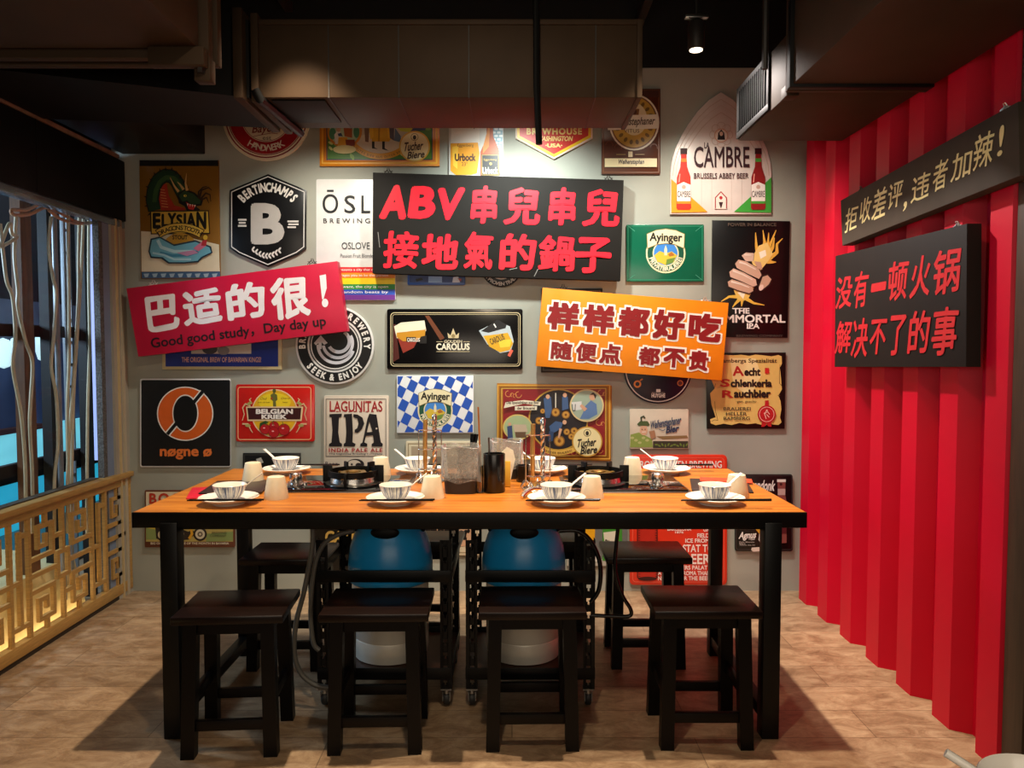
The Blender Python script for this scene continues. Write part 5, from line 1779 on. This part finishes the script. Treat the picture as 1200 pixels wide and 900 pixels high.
# --- small pale sign with figure in a green hat
s = tin('pale_beer_sign', 'small pale sign with a smiling figure in a green feathered hat', rr(738, 479.5, 807, 526, 1.5), '#cbb8a2')
s.at(700, 430, 3.911)
s.part('table_band').rect('#3a3428', 255, 340, 416, 372).polys('#6a7a34', [ell(270 + 14 * k, 356 + 5 * (k % 2), 8, 4, 8, rot=30 * k) for k in range(11)]).poly('#8a6a44', [(270, 318), (410, 314), (416, 326), (300, 332)])
s.part('figure').poly('#8a9a4a', [(150, 368), (152, 310), (190, 300), (250, 330), (255, 368)]).polys('#b8b878', [ell(160 + 17 * k, 325 + 11 * (k % 3), 9, 6, 8) for k in range(5)]).ell('#d8a888', 212, 290, 18, 23).poly('#4a5a34', [(182, 262), (196, 248), (230, 248), (240, 264), (236, 270), (188, 270)]).line('#3a4430', [(202, 250), (200, 232), (212, 226), (218, 236)], 7).line('#f2e8dc', [(204, 298), (222, 297)], 3).ell('#3a2c24', 205, 286, 2.4).ell('#3a2c24', 219, 286, 2.4).poly('#a87858', [(236, 295), (262, 290), (268, 322), (246, 332)])
s.part('lettering').txt('#3a4660', 'Weihenstephaner', 240, 236, 384, 284, rot=10, bold=.035, shear=.3).txt('#2c3450', 'Bier', 315, 268, 374, 300, rot=8, bold=.045, shear=.3).line('#3a4660', [(280, 284), (300, 292), (312, 284)], 3)
s.at()

# --- parchment sign
s = tin('parchment_beer_sign', 'black sign with a yellow parchment scroll and a red wax seal', [(828, 413.5), (921, 413), (919.5, 502.5), (828.5, 502.5)], '#100c0a')
s.at(820, 405, 8.573)
pc = [(110, 120), (130, 96), (200, 104), (260, 92), (330, 98), (420, 92), (500, 104), (560, 90), (640, 98), (720, 108), (790, 94), (822, 108), (826, 180), (806, 220), (816, 330), (826, 440), (790, 500), (812, 560), (820, 640), (806, 720), (822, 770), (790, 798), (720, 790), (640, 800), (560, 780), (480, 790), (400, 776), (320, 798), (240, 784), (160, 800), (110, 780), (104, 740), (160, 720), (120, 600), (104, 480), (150, 430), (120, 350), (104, 240)]
s.part('parchment').poly('#dcb968', pc).line('#4a3416', [(150, 560), (158, 660), (182, 750), (150, 745), (120, 760)], 4).line('#4a3416', [(806, 190), (800, 300), (802, 380), (822, 400)], 5).line('#4a3416', [(120, 440), (150, 420), (158, 380)], 4).line('#8a6a34', [(780, 500), (806, 500)], 4)
s.poly('#e8d294', [(300, 120), (560, 130), (620, 300), (500, 520), (340, 400)])
s.part('lettering')
s.txt('#4a3820', 'Bambergs Spezialität', 190, 130, 775, 185, bold=.022).txt('#b3241e', 'A', 325, 205, 440, 305, bold=.03, shear=-.1).txt('#1c1410', 'echt', 446, 222, 610, 305, bold=.05).txt('#b3241e', 'S', 205, 335, 302, 415, bold=.03, shear=.1).txt('#1c1410', 'chlenkerla', 308, 338, 725, 418, bold=.05).txt('#b3241e', 'R', 222, 448, 335, 525, bold=.03).txt('#1c1410', 'auchbier', 342, 440, 712, 525, bold=.05)
s.txt('#4a3820', '·gen. gnacht·', 365, 548, 570, 580, bold=.01)
for t, a, b, v in (('BRAUEREI', 238, 510, 618), ('HELLER', 262, 472, 668), ('BAMBERG', 238, 502, 714)):
    s.txt('#4a3c2c', t, a, v, b, v + 34, bold=.018)
s.rect('#c22420', 652, 224, 694, 280)
s.part('wax_seal').rect('#b81e22', 652, 550, 690, 620).poly('#b81e22', [(620, 770), (660, 760), (665, 800), (640, 815), (616, 815)]).poly('#b81e22', [(680, 765), (715, 770), (718, 815), (690, 812), (672, 795)]).ell('#b81e22', 670, 690, 92, 92, 18).ring('#e6b0a0', 670, 690, 76, 70).line('#e6b0a0', [(665, 655), (650, 690), (665, 735)], 9).line('#e6b0a0', [(640, 680), (680, 665), (700, 690)], 8).line('#e6b0a0', [(668, 690), (695, 720)], 8).ell('#e6b0a0', 672, 650, 9)
s.at()

# --- white stout letters
s = tin('stencil_beer_sign', 'cream upright sign with huge stencilled black letters, behind the left burner', rr(379.5, 463.5, 455.5, 576, 1.6), '#d9c8b4')
s.at(360, 430, 3.911)
s.part('border').frame('#3a3a44', 85, 146, 362, 412, 2.5).frame('#b8a894', 90, 151, 357, 407, 1.2)
s.part('title').txt('#a8252a', 'LAGUNITAS', 103, 156, 345, 206, bold=.02)
for u in (108, 138, 195, 218, 244, 273, 300):
    s.rect('#a8252a', u - 5, 202, u + 7, 206)
s.part('large_lettering')
K = '#16141a'
s.poly(K, [(103, 216), (160, 214), (158, 228), (146, 232), (143, 300), (150, 345), (160, 352), (160, 364), (100, 364), (101, 352), (112, 346), (116, 290), (112, 232), (102, 228)])
s.poly(K, [(170, 216), (206, 214), (210, 300), (208, 345), (222, 352), (220, 364), (168, 364), (168, 352), (176, 346), (180, 300), (176, 232), (168, 228)]).poly(K, [(212, 216), (232, 218), (254, 232), (262, 258), (252, 284), (232, 302), (218, 300), (218, 288), (230, 280), (236, 258), (230, 236), (212, 230)])
s.poly(K, [(285, 214), (318, 218), (338, 345), (347, 352), (346, 364), (296, 364), (296, 352), (306, 346), (300, 300), (286, 250), (262, 345), (276, 352), (276, 364), (244, 364), (244, 352), (254, 346), (276, 240)]).poly(K, [(268, 300), (310, 296), (312, 312), (264, 316)]).ell('#d9c8b4', 318, 282, 4)
s.part('lettering').txt('#a8252a', 'INDIA PALE ALE', 100, 372, 346, 390, bold=.03, sp=1.2).txt('#4a4048', 'The Lagunitas Brewing Company', 100, 394, 346, 404, bold=.02).txt('#4a4048', 'Beer', 84, 434, 140, 452, bold=.015, sp=1.2).txt('#4a4048', 'Person', 288, 434, 350, 452, bold=.015, sp=1.2)
s.part('dog_picture').ell('#2a2426', 222, 446, 40, 25).ell('#d9c8b4', 216, 448, 32, 22).ell('#2a2426', 236, 450, 14, 11).ell('#2a2426', 205, 446, 5).line('#2a2426', [(200, 458), (212, 462), (224, 458)], 3)
s.at()

# --- big orange O
s = tin('square_beer_sign', 'square black sign with a big slashed orange letter O', rr(164, 443.8, 269.5, 547.5, 2), '#e2e2e4')
s.at(160, 440, 7.5)
s.part('black_field').poly('#0c0d10', rr(42, 40, 824, 796, 14))
s.part('emblem').poly('#efeae4', ell(428, 336, 248, 238, 48)).poly('#d9601c', ell(428, 336, 238, 228, 48)).poly('#efeae4', ell(430, 332, 115, 165, 40)).poly('#0c0d10', ell(430, 332, 105, 154, 40))
a_, b_ = (262, 528), (592, 130)
dx, dy = b_[0] - a_[0], b_[1] - a_[1]
l = math.hypot(dx, dy)
nx, ny = -dy / l, dx / l
for w, c in ((26, '#efeae4'), (15, '#0c0d10')):
    for t0, t1 in ((.03, .30), (.70, .965)):
        p0 = (a_[0] + dx * t0, a_[1] + dy * t0)
        p1 = (a_[0] + dx * t1, a_[1] + dy * t1)
        s.poly(c, [(p0[0] + nx * w, p0[1] + ny * w), (p1[0] + nx * w, p1[1] + ny * w), (p1[0] - nx * w, p1[1] - ny * w), (p0[0] - nx * w, p0[1] - ny * w)])
s.poly('#0c0d10', ell(430, 332, 105, 154, 40))
s.part('lettering').txt('#e07434', 'nøgne ø', 206, 642, 664, 738, bold=.035)
s.at()

# --- red cherry sign
s = tin('cherry_beer_sign', 'red sign with four cherries under a dark name band', rr(276.5, 450.5, 368.5, 517.5, 2.5), '#c8201a', rough=.22)
s.at(270, 440, 10.59)
s.part('border').line('#f0a87a', rr(95, 145, 1000, 795, 30), 12, True)
s.part('oval').poly('#f0c8a0', ell(550, 470, 290, 300, 44)).poly('#e8b01c', ell(550, 470, 276, 286, 44)).poly('#f2d428', ell(550, 330, 200, 110, 30))
s.part('figure').ell('#5a5a2a', 545, 190, 22, 28).poly('#6a6a30', [(500, 240), (540, 215), (580, 240), (585, 300), (565, 320), (570, 390), (530, 390), (530, 320), (505, 290)]).ell('#a83a22', 512, 285, 12, 18).txt('#6a4a14', 'Oud', 375, 270, 450, 302, shear=.3).txt('#6a4a14', 'Cherry', 630, 270, 740, 302, shear=.3).txt('#6a4a14', 'aux cerises', 345, 322, 490, 340, shear=.2).txt('#6a4a14', 'beer', 655, 322, 715, 340, shear=.2)
s.part('name_band').poly('#e6c89a', [(195, 385), (905, 385), (885, 565), (215, 565)]).poly('#3c1214', [(213, 402), (882, 402), (868, 546), (228, 546)]).txt('#f0e8e0', 'BELGIAN', 318, 415, 778, 478, bold=.05).txt('#f0e8e0', 'KRIEK', 388, 484, 700, 540, bold=.05)
s.part('leaf_scroll')
for sx in (-1, 1):
    for P in ([(300, 380), (360, 350), (395, 400), (375, 480), (400, 560)], [(280, 350), (310, 300), (290, 280)], [(400, 600), (330, 600), (290, 680), (270, 710)]):
        s.line('#dcb88c', [(550 + sx * x, y) for x, y in P], 20, w2=8)
    s.ell('#a8a05a', 550 + sx * 330, 620, 34, 18, 14).ell('#a8a05a', 550 + sx * 310, 345, 34, 18, 14, rot=sx * 30)
s.part('cherries').poly('#2c4a1c', [(370, 590), (440, 560), (480, 580), (400, 640), (380, 690), (362, 670)])
for u, v, r in ((545, 630, 58), (435, 665, 60), (670, 670, 68), (545, 705, 62)):
    s.ell('#6a0c14', u, v, r + 5).ell('#b3141c', u, v, r).ell('#f0a8a8', u - r * .2, v - r * .25, r * .24, r * .14)
for P in ([(540, 620), (530, 570), (550, 560)], [(440, 620), (470, 570)], [(665, 620), (650, 570)]):
    s.line('#5a6a24', P, 8)
s.at()

# --- little black sign behind the left cup
s = tin('small_black_sign', 'small black sign low behind the left back plate', q4(284.5, 531, 352, 600), '#100e0d')
s.part('border').frame('#3a3834', 286, 532.5, 350.5, 598.5, .9)
s.part('picture').poly('#b8b4a8', [(300, 538), (306, 536), (309, 542), (303, 544)]).poly('#b8b4a8', [(318, 537), (326, 540), (322, 545)])

# --- sign with motorcycle
s = tin('motorcycle_sign', 'cream and brown sign with red lettering over an old motorcycle, low at the left', rr(169.5, 574.5, 275, 641.5, 1.2), '#6a3a24')
s.at(160, 560, 8.57)
s.part('picture').rect('#e6d8b8', 96, 140, 970, 290).rect('#b8a45c', 96, 290, 970, 640).poly('#d8b83c', [(120, 470), (300, 455), (420, 490), (300, 520), (110, 520)]).poly('#8a9a5a', [(96, 500), (200, 520), (200, 620), (96, 620)]).poly('#8a9a5a', [(700, 560), (970, 540), (970, 630), (700, 640)])
s.part('motorcycle').poly('#2a2220', [(190, 500), (260, 480), (420, 500), (520, 540), (560, 520), (600, 560), (520, 620), (300, 640), (200, 610)]).ring('#2a2220', 640, 565, 68, 48, 0, 360, 28).ell('#d8ccb0', 640, 565, 48).ring('#6a5a48', 640, 565, 26, 12).ring('#2a2220', 260, 570, 62, 44, 0, 360, 28).ell('#c8b890', 260, 570, 44).line('#e0a428', [(545, 500), (560, 560), (530, 610)], 26).ell('#b8a888', 440, 560, 40, 30)
s.part('lettering').txt('#c23a24', 'BOCK', 130, 152, 560, 262, bold=.035, sp=1.25)
s.txt('#e8dcc0', 'BIG OLD MOTORCYCLE OF THE MONTH IN BAVARIA', 145, 645, 930, 668, bold=.02).txt('#3a3024', 'BREWING', 760, 540, 905, 562).txt('#3a3024', 'COMPANY', 740, 568, 905, 592)
s.at()

# --- tall cream poster behind the nearer bin
s = tin('cream_beer_poster', 'tall cream poster with black script, behind the bins and under the table', rr(475.5, 517, 562, 651, 1.5), '#d8c8a8')
s.part('border').frame('#a08a68', 478, 519.5, 559.5, 648, 1)
s.part('picture').rect('#b8a488', 482, 523, 555.5, 600).rect('#8a7a64', 490, 535, 548, 560).rect('#d8a884', 482, 600, 556, 640)
s.part('lettering').txt('#1c1614', 'Tucher', 478, 612, 528, 634, rot=8, bold=.05, shear=.25).txt('#1c1614', 'Bier', 523, 617, 551, 634, rot=8, bold=.05, shear=.25)

# --- black poster with gold letters, low
s = tin('black_beer_poster', 'black poster with gold lettering low behind the left gas cylinder', q4(366, 580, 462, 676), '#0e0c0b')
s.part('lettering').txt('#c8a050', 'CAROLUS', 381, 622, 450, 636, bold=.04).txt('#e0d4b8', 'GOUDEN', 394, 615, 428, 620, bold=.02).rect('#c8a050', 389, 641, 399, 643)
s.part('border').frame('#5a4a2a', 368, 582, 460, 674, .8)

# --- poster with beer glass and green bottle, low
s = tin('glass_beer_poster', 'grey poster with a beer glass and green bottle low behind the black hoses', q4(664, 585, 736, 663.5), '#8e8a80')
s.part('picture').rect('#6a6a66', 664.5, 586, 735.5, 655).rect('#a8a498', 664.5, 655, 735.5, 663)
s.part('beer_glass').poly('#e3a51c', [(678, 590), (698, 590), (696.5, 652), (680, 652)]).poly('#f3c844', [(680, 600), (684, 600), (684, 648), (682, 648)]).poly('#d8d4c8', [(677, 652), (699, 652), (701, 658), (675, 658)])
s.part('bottle').poly('#3f8a2c', [(709, 600), (724, 600), (729, 622), (729, 657), (706, 657), (706, 622)]).poly('#d8d2bc', [(707, 624), (722, 622), (722, 652), (710, 652)]).txt('#4a4438', 'Bier', 709, 632, 720, 640, bold=.03)

# --- red bottle sign
s = tin('red_beer_sign', 'orange-red sign covered in white capital lettering, behind the right back stool', rr(738, 533, 852, 685.5, 5), '#d8341c', rough=.3)
s.part('border').line('#e8604a', rr(741.5, 536.5, 848.5, 682, 4), .8, True)
s.part('lettering').txt('#f4e4dc', 'FROM BROKEN BREWING', 746, 540, 846, 548.5, bold=.025)
for t, a, v0, b, v1 in (('BARCELONA', 782, 618, 810, 622), ('1876', 791, 622.5, 801, 625), ('GR', 824, 618, 831, 623), ('FIELD', 817, 625, 831, 630), ('ICE FROM', 803, 631, 831, 636), ('STAT TO', 800, 638, 836, 647), ('THE BEER', 772, 649, 832, 661), ('A REAL BEERS PALATE', 771, 662.5, 832, 667.5), ('A CUP OF AROMA THAN', 771, 669, 832, 674), ('NOT UNDER THE BEER', 771, 675, 832, 680)):
    s.txt('#f4e4dc', t, a, v0, b, v1, bold=.025)
s.part('bottle').poly('#b8281a', [(750, 560), (764, 560), (766, 600), (770, 614), (770, 676), (767, 679), (750, 679), (747, 676), (747, 614), (750, 600)]).line('#3a1210', [(747, 614), (747, 676), (750, 679), (767, 679), (770, 676), (770, 614), (766, 606)], 1.1).ell('#3a1210', 758.5, 678, 11, 2.4, 20).ell('#3a1210', 758.5, 652, 9, 3, 20)
for k in range(22):
    s.line('#3a1210', [(748, 616 + 2.8 * k), (750, 616 + 2.8 * k)], .7).line('#3a1210', [(767.5, 616 + 2.8 * k), (769.5, 616 + 2.8 * k)], .7)

# --- black sign at the lower right
s = tin('black_bottle_sign', 'black rounded sign with white script and a dark bottle near the red wall', rr(861.5, 556, 929, 646, 2.5), '#0d0b0c', rough=.25)
s.at(840, 540, 7.5)
s.part('border').line('#3a3636', rr(170, 128, 660, 780, 16), 5, True)
s.part('lettering').txt('#efeae2', 'Corsendonk', 200, 165, 512, 262, rot=-2, bold=.03, shear=.15).txt('#efeae2', 'Agnus', 195, 622, 346, 700, rot=3, bold=.035, shear=.28).txt('#efeae2', 'Tripel', 278, 678, 332, 700, bold=.02, shear=.2)
for k in range(3):
    s.txt('#b8b0a8', ('Pale Blonde', 'Bière', 'Abbey Ale 33')[k], 198, 708 + 14 * k, (330, 250, 334)[k], 719 + 14 * k, bold=.02)
s.part('goblet').poly('#d8a02c', [(330, 590), (430, 590), (430, 640), (372, 640)]).poly('#e6dcd0', [(372, 640), (430, 650), (430, 750), (385, 740), (366, 690)]).poly('#b89a8a', [(392, 660), (426, 660), (426, 730), (400, 720)]).poly('#e0d2c4', [(305, 762), (420, 755), (430, 790), (320, 798), (302, 785)])
s.part('bottle').poly('#8a4a44', [(530, 165), (602, 165), (600, 300), (612, 360), (612, 720), (540, 725), (535, 640), (550, 540)]).rect('#efe6dc', 528, 162, 605, 186).rect('#c8a8a0', 534, 245, 600, 300).ell('#3a1416', 562, 205, 12).rect('#5a1c22', 545, 420, 610, 640)
s.at()

make_texts()
for s in _JOBS:
    s.build()
